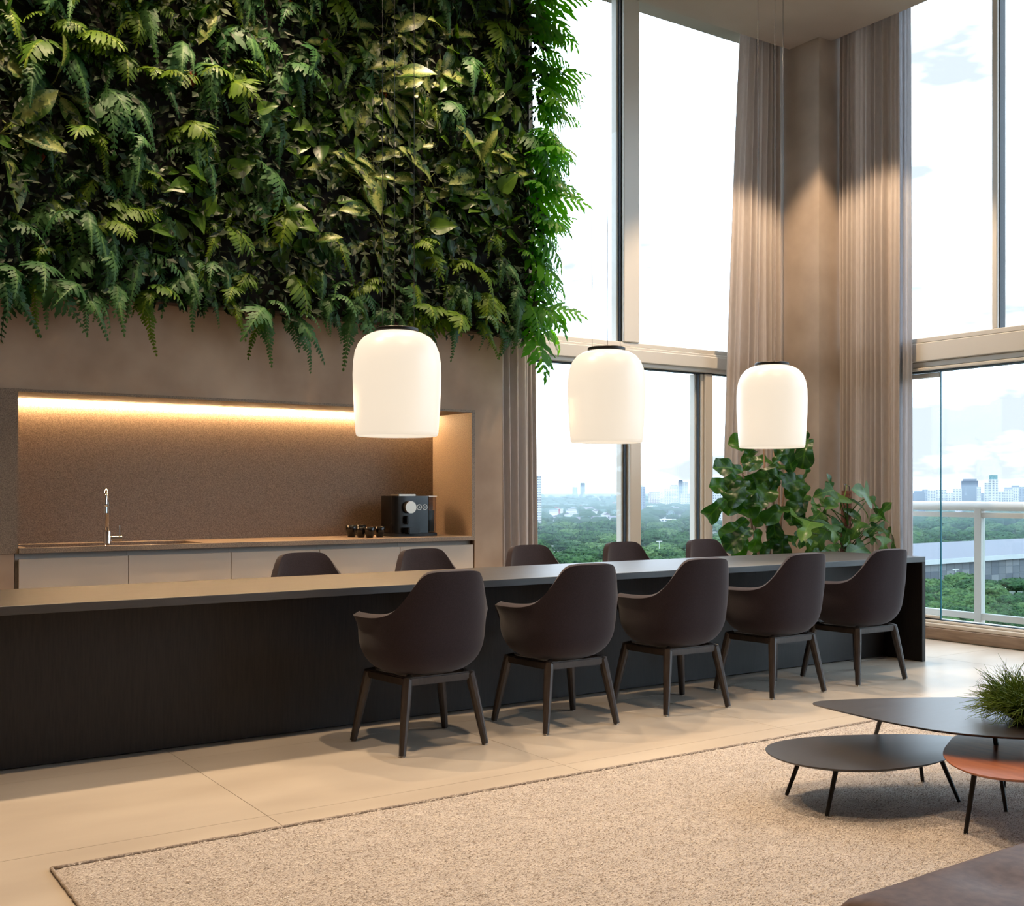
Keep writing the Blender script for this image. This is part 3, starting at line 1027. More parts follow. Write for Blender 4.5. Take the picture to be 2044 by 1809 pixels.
for j in range(ny):
    for i in range(nx):
        a = j * (nx + 1) + i
        rf.append((a, a + 1, a + nx + 2, a + nx + 1))
MB().add(rv, rf).obj('rug_body', rug_m, rug, smooth=True)
# binding along the two visible edges
bd = mat('rug_binding', srgb(132, 118, 106), 0.95, col2=srgb(176, 162, 148), scale=120)
for (a, b) in (((-hx, -hy), (-hx, hy)), ((-hx, hy), (hx, hy))):
    n = 160
    pts = [(lerp(a[0], b[0], i / n) + 0.004 * noise.noise((i * 0.7, 2, 0)), lerp(a[1], b[1], i / n) + 0.004 * noise.noise((i * 0.7, 9, 0)), 0.0062 + 0.001 * noise.noise((i, 0, 0))) for i in range(n + 1)]
    MB().tube(pts, [0.0058 + 0.0012 * noise.noise((i * 1.7, 4, 4)) for i in range(n + 1)], 6).obj('rug_binding', bd, rug, smooth=True)
# loose wool fibres lying on the weave
fr_ = random.Random(5)
fib = {'light': MB(), 'dark': MB()}
for i in range(70000):
    u = fr_.random() ** 0.9
    x = lerp(0.8, 5.2, u)
    ymin = max(0.9, x * 0.62 + 0.1 - 1.2)
    y = fr_.uniform(max(ymin, 1.2), RGY1 - 0.02)
    x -= (RGX0 + RGX1) / 2
    y -= (RGY0 + RGY1) / 2
    a = fr_.gauss(0, 0.6)
    L = fr_.uniform(0.004, 0.010)
    w = fr_.uniform(0.0008, 0.0015)
    dx, dy = math.cos(a) * L, math.sin(a) * L
    ox, oy = -math.sin(a) * w, math.cos(a) * w
    z = 0.0125 + fr_.random() * 0.001
    b = fib['dark' if fr_.random() < 0.28 else 'light']
    o = len(b.v)
    b.v += [(x - dx, y - dy, z - 0.001), (x + ox, y + oy, z + 0.0028), (x + dx, y + dy, z - 0.001), (x - ox, y - oy, z + 0.0018)]
    b.f += [(o, o + 3, o + 2, o + 1)]
for kk, c1, c2 in (('light', srgb(228, 219, 208), srgb(212, 200, 187)), ('dark', srgb(138, 122, 108), srgb(158, 142, 127))):
    o = fib[kk].obj('wool_fibre_' + kk, mat('wool_' + kk, c1, 0.95, spec=0.1, col2=c2, scale=30), rug)
    o['kind'] = 'stuff'

# ------------------------------------------------------------------ coffee tables
RZ = 0.0125
def smooth_loop(pts, n=64):
    m, res = len(pts), []
    per = max(1, n // m)
    for i in range(m):
        p0, p1, p2, p3 = (V(pts[(i + k) % m]) for k in (-1, 0, 1, 2))
        for j in range(per):
            t = j / per
            res.append(0.5 * ((2 * p1) + (p2 - p0) * t + (2 * p0 - 5 * p1 + 4 * p2 - p3) * t * t + (3 * p1 - p0 - 3 * p2 + p3) * t ** 3))
    return res


def leaf_table(label, outline, ztop, feet, m):
    cx_ = sum(p[0] for p in outline) / len(outline)
    cy_ = sum(p[1] for p in outline) / len(outline)
    t = thing('coffee_table', label, 'coffee table', (cx_, cy_, RZ), 0, 'leaf-shaped coffee tables on the rug')
    loop = smooth_loop([(p[0] - cx_, p[1] - cy_) for p in outline])
    area = sum(a[0] * b[1] - b[0] * a[1] for a, b in zip(loop, loop[1:] + loop[:1]))
    if area < 0:
        loop.reverse()
    mb = MB()
    n = len(loop)
    cc = V((0, 0))
    levels = [(0.80, ztop - 0.022), (0.93, ztop - 0.014), (0.992, ztop - 0.006), (1.0, ztop - 0.002), (0.998, ztop)]
    for s, z in levels:
        mb.v += [(p[0] * s, p[1] * s, z - RZ) for p in loop]
    for j in range(len(levels) - 1):
        for k in range(n):
            mb.f.append((j * n + k, j * n + (k + 1) % n, (j + 1) * n + (k + 1) % n, (j + 1) * n + k))
    mb.f.append(tuple(range(n - 1, -1, -1)))
    mb.f.append(tuple((len(levels) - 1) * n + k for k in range(n)))
    mb.obj('tabletop', m, t, smooth='auto')
    for (fx, fy), (ux, uy) in feet:
        MB().tube([(fx - cx_, fy - cy_, 0.0), (ux - cx_, uy - cy_, ztop - 0.012 - RZ)], [0.0075, 0.010], 10).obj('leg', M['tmetal'], t, smooth='auto')
    return t


leaf_table('low dark leaf-shaped coffee table with four thin splayed legs, left of the walnut one',
           [(3.20, 2.86), (3.225, 2.99), (3.30, 3.09), (3.42, 3.14), (3.60, 3.125), (3.82, 3.03), (4.02, 2.90), (4.10, 2.78), (4.02, 2.66), (3.84, 2.60), (3.66, 2.568), (3.50, 2.583), (3.36, 2.63), (3.25, 2.725)],
           0.20, [((3.367, 3.041), (3.435, 3.015)), ((3.274, 2.761), (3.335, 2.765)), ((3.994, 2.865), (3.95, 2.86)), ((3.855, 2.601), (3.80, 2.65))], M['coffee_top'])
leaf_table('walnut leaf-shaped coffee table tucked under the large dark one',
           [(3.635, 2.521), (3.54, 2.44), (3.475, 2.35), (3.45, 2.26), (3.475, 2.17), (3.56, 2.08), (3.70, 2.01), (3.88, 1.99), (4.05, 2.06), (4.16, 2.22), (4.18, 2.42), (4.10, 2.60), (3.96, 2.67), (3.78, 2.60)],
           0.25, [((3.513, 2.346), (3.57, 2.345)), ((4.20, 2.63), (4.10, 2.56)), ((3.66, 2.02), (3.72, 2.09)), ((4.2, 2.15), (4.1, 2.2))], M['walnut'])
leaf_table('large dark coffee table with a pointed tip, the tallest, carrying the grassy bowl',
           [(3.605, 3.115), (3.585, 3.05), (3.57, 2.88), (3.562, 2.70), (3.58, 2.52), (3.65, 2.36), (3.78, 2.22), (3.96, 2.12), (4.20, 2.06), (4.50, 2.08), (4.72, 2.22), (4.76, 2.42), (4.62, 2.60), (4.42, 2.735), (4.20, 2.88), (4.00, 3.0), (3.82, 3.085), (3.68, 3.135)],
           0.34, [((4.02, 3.17), (3.90, 2.98)), ((3.88, 2.42), (3.92, 2.5)), ((4.62, 2.20), (4.52, 2.28)), ((4.5, 2.62), (4.4, 2.58))], M['coffee_top'])

# ------------------------------------------------------------------ grassy plant in bowl
gp = thing('grass_bowl', 'low dark bowl overflowing with fine grassy green stems on the large coffee table', 'plant', (4.03, 2.40, 0.34))
MB().lathe([(0, 0), (0.07, 0), (0.115, 0.03), (0.13, 0.06), (0.12, 0.06), (0.1, 0.045), (0, 0.045)], 32).obj('bowl', M['soil'], gp, smooth='auto')
gr = random.Random(9)
gm = MB()
for i in range(1500):
    a = gr.uniform(0, 2 * PI)
    r0 = 0.105 * math.sqrt(gr.random())
    el = gr.uniform(0.1, 1.5) if r0 < 0.06 else gr.uniform(-0.15, 1.2)
    L = gr.uniform(0.09, 0.20) * (1.0 if gr.random() > 0.06 else 1.3)
    az = a + gr.gauss(0, 0.5)
    p = V((r0 * math.cos(a), r0 * math.sin(a), 0.05))
    d = V((math.cos(az) * math.cos(el), math.sin(az) * math.cos(el), math.sin(el)))
    pts = [p.copy()]
    seg = 4
    for s in range(seg):
        p = p + d * (L / seg)
        d = (d + V((gr.gauss(0, 0.22), gr.gauss(0, 0.22), gr.gauss(-0.16, 0.2)))).normalized()
        if p.z < 0.012 and p.xy.length > 0.12:
            p.z = 0.012 + gr.random() * 0.01
        pts.append(p.copy())
    gm.tube(pts, [0.0018, 0.0019, 0.0016, 0.0011, 0.0004], 3, cap=False)
    if gr.random() < 0.7:
        q = pts[2]
        d2 = (d + V((gr.gauss(0, 0.7), gr.gauss(0, 0.7), gr.gauss(0.1, 0.5)))).normalized()
        gm.tube([q, q + d2 * 0.025, q + d2 * 0.05 + V((0, 0, -0.004))], [0.0015, 0.0012, 0.0004], 3, cap=False)
g_o = gm.obj('grass_stem', M['grassy'], gp, smooth=True)
g_o['kind'] = 'stuff'

# ------------------------------------------------------------------ sofa seat in the near right corner
sf = thing('daybed', 'taupe leather daybed corner with dark piping at the bottom right', 'sofa', (2.80, 1.005, 0))
cm_ = MB()
NXs, NYs = 40, 24
hxs, hys = 1.06, 0.485
def sofa_top(u, v):
    x, y = u * hxs, v * hys
    r = 0.07
    ax, ay = max(0, abs(x) - (hxs - r)), max(0, abs(y) - (hys - r))
    k = min(1.0, math.hypot(ax, ay) / r)
    z = 0.365 + 0.055 * math.sqrt(max(0, 1 - k * k))
    z -= 0.016 * math.exp(-((x + 0.68) ** 2 + (y - 0.33) ** 2) / 0.006)
    z += 0.004 * noise.noise((x * 4, y * 5, 2))
    if math.hypot(ax, ay) > r:
        s = r / math.hypot(ax, ay)
        x = math.copysign(hxs - r + ax * s, x) if ax > 0 else x
        y = math.copysign(hys - r + ay * s, y) if ay > 0 else y
    return (x, y, z)
for j in range(NYs + 1):
    for i in range(NXs + 1):
        u, v = i / NXs * 2 - 1, j / NYs * 2 - 1
        u = math.copysign(abs(u) ** 0.6, u)
        v = math.copysign(abs(v) ** 0.6, v)
        cm_.v.append(sofa_top(u, v))
for j in range(NYs):
    for i in range(NXs):
        a = j * (NXs + 1) + i
        cm_.f.append((a, a + 1, a + NXs + 2, a + NXs + 1))
cm_.obj('seat_cushion', M['leather'], sf, smooth=True)
ring = []
r = 0.07
for (sx, sy, a0) in ((1, 1, 0), (-1, 1, PI / 2), (-1, -1, PI), (1, -1, 1.5 * PI)):
    for k in range(7):
        a = a0 + k / 6 * PI / 2
        ring.append((sx * (hxs - r) + r * math.cos(a), sy * (hys - r) + r * math.sin(a)))
MB().prism(ring, 0.14, 0.362).obj('seat_box', M['leather'], sf, smooth='auto')
MB().tube([(x * 1.004, y * 1.008, 0.366) for x, y in ring + ring[:1]], 0.007, 8, cap=False).obj('piping', M['piping'], sf, smooth=True)
MB().lathe([(0, 0.008), (0.012, 0.006), (0.016, 0), (0, 0)], 16, (-0.68, 0.33, 0.399)).obj('button', M['piping'], sf, smooth=True)
for sx in (-1, 1):
    for sy in (-1, 1):
        MB().tube([(sx * 0.95, sy * 0.4, RZ), (sx * 0.93, sy * 0.38, 0.145)], 0.02, 10).obj('leg', M['tmetal'], sf, smooth='auto')

# ================================================================== leaves
def leaf_mesh(name, prof, m, n=9, fold=0.18, curl=0.35, wave=0.03, seed=0, pet=0.0, tilt=0.0, freq=9.0):
    """blade of unit length along +Y with midrib fold, droop and wavy margin; optional petiole before it"""
    mb = MB()
    rnd = random.Random(seed)
    ph = rnd.uniform(0, 6)
    pts = []
    p, ang = V((0, 0)), 0.0
    if pet:
        steps = 5
        ang0 = 0.25
        q = V((0.0, 0.0))
        line = [V((0, 0, 0))]
        for k in range(steps):
            a = ang0 - (tilt + ang0) * (k / (steps - 1)) ** 1.5
            q = q + V((math.cos(a), math.sin(a))) * (pet / steps)
            line.append(V((0, q.x, q.y)))
        mb.tube(line, [0.018] * 4 + [0.014, 0.010], 4, cap=False)
        p = q
    ang = -tilt
    cols = (-1, -0.5, 0, 0.5, 1)
    base = len(mb.v)
    for i in range(n + 1):
        t = i / n
        w = max(0.003, curve([(-0.1, prof[0][1])] + prof + [(1.1, 0.0)], t))
        nx_, nz_ = -math.sin(ang), math.cos(ang)      # normal in the (y, z) plane
        for c in cols:
            h = fold * abs(c) * w + wave * abs(c) * math.sin(freq * t + ph + (1.7 if c > 0 else 0)) * min(1, w * 5)
            mb.v.append((c * w, p.x + nx_ * h, p.y + nz_ * h))
        p = p + V((math.cos(ang), math.sin(ang))) * (1.0 / n)
        ang -= curl * 2 / n * (0.4 + t)
    k = len(cols)
    for i in range(n):
        for c in range(k - 1):
            a = base + i * k + c
            mb.f.append((a, a + 1, a + k + 1, a + k))
    return mb.mesh(name, m, smooth=True)


HEART = [(0, .11), (.04, .23), (.12, .31), (.28, .34), (.5, .275), (.72, .155), (.9, .05), (1, 0.004)]
OVAL = [(0, .03), (.12, .12), (.3, .19), (.5, .21), (.7, .165), (.86, .085), (1, 0.004)]
FIG = [(0, .04), (.08, .13), (.22, .17), (.38, .175), (.55, .235), (.72, .29), (.86, .25), (.95, .13), (1, 0.02)]
PHIL = [(0, .06), (.06, .26), (.16, .40), (.26, .36), (.38, .17), (.52, .13), (.64, .20), (.78, .19), (.9, .09), (1, 0.004)]
BLADE = [(0, .03), (.2, .09), (.5, .10), (.8, .06), (1, .003)]


def frond_mesh(name, m, seed, pairs=10, e0=0.35, e1=-1.45, lobe=0.27, tail=0.0, teeth=0.5):
    rnd = random.Random(seed)
    mb = MB()
    N = pairs + 4
    p = V((0, 0, 0))
    step = 1.0 / N
    nodes = []
    side_bend = rnd.uniform(-0.25, 0.25)
    for i in range(N + 1):
        t = i / N
        a = lerp(e0, e1, t ** 0.75)
        T = V((math.sin(side_bend * t), math.cos(a) * math.cos(side_bend * t), math.sin(a))).normalized()
        nodes.append((p.copy(), T, t))
        p = p + T * step
    X = V((1, 0, 0))
    # rachis
    vs = []
    for q, T, t in nodes:
        S = (X - T * X.dot(T)).normalized()
        w = lerp(0.011, 0.004, t)
        vs += [q - S * w, q + S * w]
    mb.add(vs, [(2 * i, 2 * i + 1, 2 * i + 3, 2 * i + 2) for i in range(N)])
    for i in range(2, N + 1):
        q, T, t = nodes[i]
        S = (X - T * X.dot(T)).normalized()
        Nn = S.cross(T)
        for sd in (-1, 1):
            if i == N and sd == 1:
                continue
            L = lobe * table([(0, 0.35), (0.2, 0.85), (0.38, 1.0), (0.6, 0.8 - 0.45 * tail), (0.85, 0.5 - 0.36 * tail), (1, 0.38 - 0.22 * tail)], t) * rnd.uniform(0.75, 1.12)
            fw = lerp(0.45, 1.1, t) + rnd.uniform(-0.15, 0.15)
            D = (S * sd + T * fw - Nn * rnd.uniform(-0.05, 0.3)).normalized()
            if i == N:
                D = T
                L *= 1.2
            E = Nn.cross(D).normalized()
            hw = 0.012 + 0.088 * L * rnd.uniform(0.85, 1.2)
            st = 6
            vv = []
            for k in range(st + 1):
                u = k / st
                w = hw * table([(0, .95), (.25, .75), (.55, 1.0), (.8, .75), (1, .02)], u)
                wob = 1 + teeth * (0.35 if k % 2 else -0.3)
                c = q + D * L * u - Nn * (0.25 * L * u * u)
                z = Nn * (0.18 * hw * math.sin(k * 2.1 + i))
                vv += [c - E * w * wob + z, c + E * w * (2 - wob) - z]
            mb.add(vv, [(2 * k, 2 * k + 1, 2 * k + 3, 2 * k + 2) for k in range(st)])
    return mb.mesh(name, m, smooth=True)


FROND_G = [frond_mesh('frond', M['fern_green'], 40 + k, 7, 0.35, -1.2 - 0.1 * k, 0.40, 0.25 * k) for k in range(4)]
FROND_B = [frond_mesh('frond', M['fern_blue'], 60 + k, 9, 0.3, -1.5, 0.30, 0.45 + 0.18 * k, 0.8) for k in range(4)]
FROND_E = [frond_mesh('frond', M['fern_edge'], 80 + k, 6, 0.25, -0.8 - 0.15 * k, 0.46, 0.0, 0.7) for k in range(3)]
FROND_T = [frond_mesh('frond', M['fern_blue' if k else 'fern_green'], 160 + k, 14, -0.1, -1.57, 0.17, 0.6, 1.0) for k in range(3)]
POTHOS = [leaf_mesh('leaf', HEART, M['pothos'], 8, 0.22, 0.25, 0.02, 20 + k, pet=0.75, tilt=0.35 + 0.25 * k) for k in range(3)]
VARIEG = [leaf_mesh('leaf', OVAL, M['varieg'], 9, 0.25, 0.35, 0.02, 30 + k, pet=0.45, tilt=0.15 + 0.25 * k) for k in range(3)]
DEAD = [leaf_mesh('leaf', OVAL, M['dead'], 6, 0.5, 0.9, 0.06, 50, pet=0.2, tilt=1.2)]
PFROND = {'g': FROND_G, 'b': FROND_B, 'e': FROND_E}

# ================================================================== living wall
PANEL_Y, PANEL_X1, PANEL_Z0 = 6.60, 4.60, 2.352
lw = thing('living_wall_panel', 'dark planted panel of the living wall above the kitchen niche', 'green wall', (2.3, 6.65, PANEL_Z0))
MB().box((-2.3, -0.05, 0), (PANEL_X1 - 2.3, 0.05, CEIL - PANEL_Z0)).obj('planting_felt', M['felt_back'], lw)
MB().box((-2.3, -0.055, -0.012), (PANEL_X1 - 2.3 + 0.004, 0.05, 0.0)).obj('lower_lip', M['lip'], lw)
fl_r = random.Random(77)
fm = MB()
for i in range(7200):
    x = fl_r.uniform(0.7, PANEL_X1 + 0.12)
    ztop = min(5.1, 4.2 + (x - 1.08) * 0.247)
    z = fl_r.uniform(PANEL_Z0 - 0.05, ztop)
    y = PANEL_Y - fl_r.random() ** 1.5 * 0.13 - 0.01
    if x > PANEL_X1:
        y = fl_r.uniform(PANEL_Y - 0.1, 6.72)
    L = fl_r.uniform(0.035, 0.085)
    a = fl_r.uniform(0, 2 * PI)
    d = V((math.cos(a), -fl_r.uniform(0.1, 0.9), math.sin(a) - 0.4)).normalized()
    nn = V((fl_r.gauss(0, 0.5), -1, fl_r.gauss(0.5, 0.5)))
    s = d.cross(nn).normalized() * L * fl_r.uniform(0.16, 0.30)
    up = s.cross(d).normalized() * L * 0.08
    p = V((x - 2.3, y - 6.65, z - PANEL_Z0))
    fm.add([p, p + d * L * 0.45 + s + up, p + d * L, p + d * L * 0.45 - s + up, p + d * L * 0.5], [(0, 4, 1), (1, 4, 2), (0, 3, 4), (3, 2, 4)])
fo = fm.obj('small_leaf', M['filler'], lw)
fo['kind'] = 'stuff'

ROWW = ['lowest', 'second-lowest', 'third-lowest', 'fourth', 'fifth', 'sixth', 'seventh', 'eighth', 'ninth', 'tenth', 'eleventh', 'twelfth', 'thirteenth']
ORDW = ['first', 'second', 'third', 'fourth', 'fifth', 'sixth', 'seventh', 'eighth', 'ninth', 'tenth', 'eleventh', 'twelfth', 'thirteenth', 'fourteenth', 'fifteenth', 'sixteenth', 'seventeenth', 'eighteenth', 'nineteenth', 'twentieth']


def wall_plant(kind, x, z, seed, label, right=False, low=False):
    rnd = random.Random(seed)
    psc = rnd.uniform(0.72, 1.25)
    names = {'g': ('bright_fern', 'fern'), 'b': ('blue_fern', 'fern'), 'e': ('edge_fern', 'fern'), 'p': ('pothos', 'plant'), 'v': ('variegated_plant', 'plant')}
    grp = {'g': 'green ferns in the living wall', 'b': 'blue-green ferns in the living wall', 'e': 'ferns along the window edge of the living wall', 'p': 'heart-leaved plants in the living wall', 'v': 'cream-marked plants in the living wall'}
    y = PANEL_Y - 0.005
    if right:
        y = rnd.uniform(6.56, 6.66)
    t = thing(names[kind][0], label, names[kind][1], (x, y, z), PI, grp[kind])     # local +Y points out of the wall
    if kind in 'gbe':
        n = {'g': 5, 'b': 5, 'e': 7}[kind]
        for k in range(n):
            yaw = rnd.gauss(0, 0.75)
            if kind == 'e':
                yaw = rnd.uniform(-1.75, 0.1)          # towards the window
            up = rnd.uniform(-0.5, 0.5) if kind != 'b' else rnd.uniform(-1.1, 0.2)
            if low:
                up = rnd.uniform(-0.8, 0.3)
            d = V((math.sin(yaw), math.cos(yaw) * 0.9, up))
            L = psc * rnd.uniform(0.17, 0.36) * (1.05 if low else 1) * (1.0 if kind != 'e' else 1.25)
            if kind == 'b':
                L *= 1.15
            nn = V((rnd.gauss(0, 0.3), rnd.gauss(0.5, 0.3), 1))
            if kind == 'e':
                nn = V((0, rnd.uniform(0.5, 1.3), rnd.uniform(0.4, 0.9)))
            me_ = rnd.choice(PFROND[kind])
            if kind in 'gb' and k >= n - (2 if kind == 'b' else 1):
                me_, L = rnd.choice(FROND_T), rnd.uniform(0.26, 0.46) * psc
                d, nn = V((rnd.gauss(0, 0.35), 0.8, rnd.uniform(-0.5, 0.0))), V((rnd.gauss(0, 0.2), 0.6, 1))
            put('frond', me_, t, orient((rnd.gauss(0, 0.02), 0, rnd.gauss(0, 0.02)), d, nn, L))
    elif kind == 'p':
        for k in range(11):
            a = rnd.uniform(0, 2 * PI)
            d = V((math.cos(a) * 0.9, rnd.uniform(0.3, 0.9), math.sin(a) * 0.7 - 0.25))
            nn = V((rnd.gauss(0, 0.35), 1.0, rnd.uniform(0.1, 0.9)))
            put('leaf', rnd.choice(POTHOS), t, orient((rnd.gauss(0, 0.06), 0, rnd.gauss(0, 0.06)), d, nn, psc * rnd.uniform(0.10, 0.16)))
    else:
        for k in range(8):
            a = rnd.uniform(0, 2 * PI)
            d = V((math.cos(a) * 0.9, rnd.uniform(0.25, 0.7), math.sin(a) * 0.7 - 0.35))
            nn = V((rnd.gauss(0, 0.25), 1.0, rnd.uniform(0.1, 0.7)))
            put('leaf', rnd.choice(VARIEG), t, orient((rnd.gauss(0, 0.03), 0, rnd.gauss(0, 0.03)), d, nn, psc * rnd.uniform(0.17, 0.27)))
    if rnd.random() < 0.12:
        put('dead_leaf', DEAD[0], t, orient((0.05, 0, 0.02), (rnd.gauss(0, 0.5), 0.7, 0.2), (0, 0.6, 1), 0.12))
    return t


LBL = {'g': 'bright green fern', 'b': 'blue-green trailing fern', 'p': 'heart-leaved climbing plant', 'v': 'cream-marked leafy plant', 'e': 'lacy backlit fern'}
# which plants dominate where (columns from left to right), lowest row first
pr = random.Random(101)
ROWS = 12
for r in range(ROWS):
    z = 2.43 + 0.205 * r
    cells = []
    x = 1.02 + (0.11 if r % 2 else 0)
    while x < 4.52:
        zlim = 3.97 + (x - 1.08) * 0.247 + 0.3
        if z < zlim:
            cells.append(x)
        x += 0.225
    kinds = []
    for x in cells:
        u = (x - 1.0) / 3.6
        if r <= 1:
            k = pr.choice('bbbgbg')
        else:
            wv = noise.noise((x * 1.1 + 3.3, z * 1.4, 0.5))
            if wv > 0.16:
                k = pr.choice('vvpbp')
            elif wv > -0.1:
                k = pr.choice('ppgpbv')
            else:
                k = pr.choice('gbbgpb')
        kinds.append(k)
    for i, (x, k) in enumerate(zip(cells, kinds)):
        lb = '%s, %s from the left in the %s row of the living wall' % (LBL[k], ORDW[i], ROWW[r])
        wall_plant(k, x + pr.gauss(0, 0.05), z + pr.gauss(0, 0.05), 1000 + r * 50 + i, lb, False, r <= 1)
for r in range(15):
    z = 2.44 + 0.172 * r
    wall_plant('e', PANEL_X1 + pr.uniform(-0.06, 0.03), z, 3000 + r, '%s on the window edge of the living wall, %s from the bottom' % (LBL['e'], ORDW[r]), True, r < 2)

# ================================================================== corner plants
def cam_point(px, py, y):
    return gy(px, py, y)


fg = thing('fiddle_leaf_fig', 'tall fiddle-leaf fig with big glossy leaves left of the corner column', 'plant', (6.82, 6.32, 0))
MB().lathe([(0, 0), (0.15, 0), (0.19, 0.40), (0.175, 0.40), (0.165, 0.34), (0, 0.34)], 32).obj('planter', M['pot'], fg, smooth='auto')
ZS = lambda x, y: (1400 + x / 6.96, 860 + y / 6.96)
FIGL = [(575, 570, 315, 465), (560, 450, 700, 250), (570, 560, 770, 310), (980, 440, 780, 330), (1000, 460, 1140, 260), (1270, 580, 1180, 260), (1390, 400, 1535, 640), (560, 640, 400, 640), (420, 770, 230, 745),
        (640, 700, 440, 870), (850, 610, 610, 800), (1140, 600, 820, 610), (1430, 690, 1130, 700), (1480, 750, 1290, 830), (620, 890, 330, 920), (330, 950, 150, 1140), (530, 1060, 850, 950), (800, 1010, 760, 1240),
        (1240, 1090, 910, 1050), (1360, 880, 1250, 1090), (640, 1240, 300, 1480), (690, 1360, 400, 1550), (790, 1360, 770, 1640), (990, 1150, 1020, 1410), (1130, 1440, 1120, 1690), (620, 1490, 540, 1730), (900, 1390, 1020, 1490),
        (980, 1540, 820, 1690), (1510, 1250, 1170, 1180), (1150, 1480, 1260, 1510), (1490, 120, 1400, 330), (1180, 500, 930, 470), (1020, 690, 920, 850), (700, 240, 560, 120), (1080, 200, 1200, 20), (880, 200, 800, -40), (1300, 250, 1420, 60),
        (1480, 900, 1330, 1010), (900, 560, 1020, 700), (760, 820, 640, 960), (1250, 1200, 1400, 1330)]
FIGM = [leaf_mesh('leaf', FIG, M['fig'], 16, 0.26, 0.4 + 0.3 * k, 0.065, 70 + k, freq=14) for k in range(4)]
fr2 = random.Random(31)
stems = []
for i, (x0, y0, x1, y1) in enumerate(FIGL):
    yb = 6.32 + fr2.uniform(-0.14, 0.12)
    a = gy(*ZS(x0, y0), yb)
    b = gy(*ZS(x1, y1), yb - fr2.uniform(0.02, 0.14))
    d = b - a
    L = max(d.length * 1.25, 0.18)
    nn = V((fr2.gauss(-0.35, 0.35), fr2.gauss(-0.75, 0.3), fr2.uniform(0.35, 1.0)))
    put('leaf', FIGM[i % 4], fg, orient(a - fg.location, d, nn, min(L, 0.31)))
    stems.append(a)
for k, (px, py, bx) in enumerate(((1478, 920, -0.06), (1524, 890, 0.0), (1545, 900, 0.03), (1557, 880, 0.08), (1575, 860, 0.05), (1500, 960, -0.1))):
    top = gy(px, py, 6.33 + 0.02 * k) - fg.location
    MB().tube([(bx, 0.02 * k - 0.05, 0.33), (lerp(bx, top.x, 0.5), lerp(0, top.y, 0.5) + 0.01, lerp(0.33, top.z, 0.5)), tuple(top)], [0.013, 0.011, 0.006], 8).obj('stem', M['bark'], fg, smooth=True)

ph = thing('philodendron', 'lobed-leaf philodendron climbing a brown coir pole before the right curtain', 'plant', (7.30, 5.98, 0))
MB().lathe([(0, 0), (0.14, 0), (0.18, 0.36), (0.165, 0.36), (0.155, 0.31), (0, 0.31)], 32).obj('planter', M['pot'], ph, smooth='auto')
pole_top = gy(1690, 980, 5.98) - ph.location
MB().tube([(0, 0, 0.3), (pole_top.x * 0.6, 0, 0.8), (pole_top.x, 0, pole_top.z)], [0.04, 0.042, 0.040], 14).obj('coir_pole', M['moss'], ph, smooth=True)
MB().tube([(pole_top.x - 0.03, 0, pole_top.z), (pole_top.x - 0.028, 0, pole_top.z + 0.055), (pole_top.x + 0.035, 0, pole_top.z + 0.035), (pole_top.x + 0.04, 0, pole_top.z - 0.01)], 0.004, 6).obj('wire_loop', M['cable'], ph, smooth=True)
ZP = lambda x, y: (1580 + x / 8.517, 940 + y / 8.517)
PHL = [(660, 330, 660, 160), (720, 330, 470, 370), (470, 480, 720, 720), (500, 700, 330, 870), (530, 690, 650, 840), (660, 920, 420, 1000), (660, 920, 410, 1320), (660, 920, 780, 1140), (690, 920, 1010, 905), (820, 400, 660, 550), (940, 480, 1470, 710),
       (880, 660, 1390, 880), (1320, 440, 1110, 270), (1320, 440, 1460, 600), (1480, 780, 1590, 590), (1470, 930, 1690, 1110), (1480, 930, 1330, 1060), (1540, 1110, 1620, 1350), (1740, 960, 1790, 1340), (800, 1090, 930, 1380), (890, 1140, 1060, 1310),
       (1260, 1300, 990, 1370), (150, 1000, 190, 1260), (330, 1180, 270, 1400), (170, 1010, 330, 1180), (330, 870, 210, 1020), (1170, 860, 1080, 1020), (1230, 1070, 1440, 1190), (0, 760, 330, 850), (1250, 1000, 1400, 1150), (950, 980, 900, 1150), (560, 1280, 480, 1400), (1560, 800, 1460, 720), (330, 560, 500, 620), (680, 1250, 760, 1400)]
PHM = [leaf_mesh('leaf', PHIL, M['phil'], 20, 0.16, 0.3 + 0.25 * k, 0.03, 90 + k) for k in range(3)]
PHB = leaf_mesh('leaf', BLADE, M['phil'], 8, 0.3, 0.5, 0.0, 97)
fr3 = random.Random(63)
for i, (x0, y0, x1, y1) in enumerate(PHL):
    yb = 5.98 + fr3.uniform(-0.16, 0.10)
    a = gy(*ZP(x0, y0), yb)
    b = gy(*ZP(x1, y1), yb - fr3.uniform(0.0, 0.12))
    d = b - a
    L = min(max(d.length * 1.15, 0.16), 0.30)
    nn = V((fr3.gauss(-0.35, 0.35), fr3.gauss(-0.8, 0.3), fr3.uniform(0.3, 0.9)))
    if i in (10, 11):
        me, L = PHB, min(d.length * 1.1, 0.34)
    else:
        me = PHM[i % 3]
    put('leaf', me, ph, orient(a - ph.location, d, nn, L))
    al = a - ph.location
    s = V((pole_top.x * 0.7 + fr3.uniform(-0.02, 0.02), -0.03, max(0.45, al.z - fr3.uniform(0.12, 0.3))))
    mid = (s + al) * 0.5 + V((0, 0, 0.03))
    MB().tube([s, mid, al], [0.005, 0.0045, 0.0035], 5).obj('petiole', M['phil'], ph, smooth=True)
sp_a, sp_b = gy(1677, 1020, 5.93) - ph.location, gy(1691, 968, 5.93) - ph.location
MB().tube([sp_a, sp_a + V((0.01, 0, 0.05)), sp_a.lerp(sp_b, 0.5) + V((0.005, 0, 0)), sp_b], [0.004, 0.007, 0.007, 0.002], 8).obj('leaf_bud', M['grassy'], ph, smooth=True)

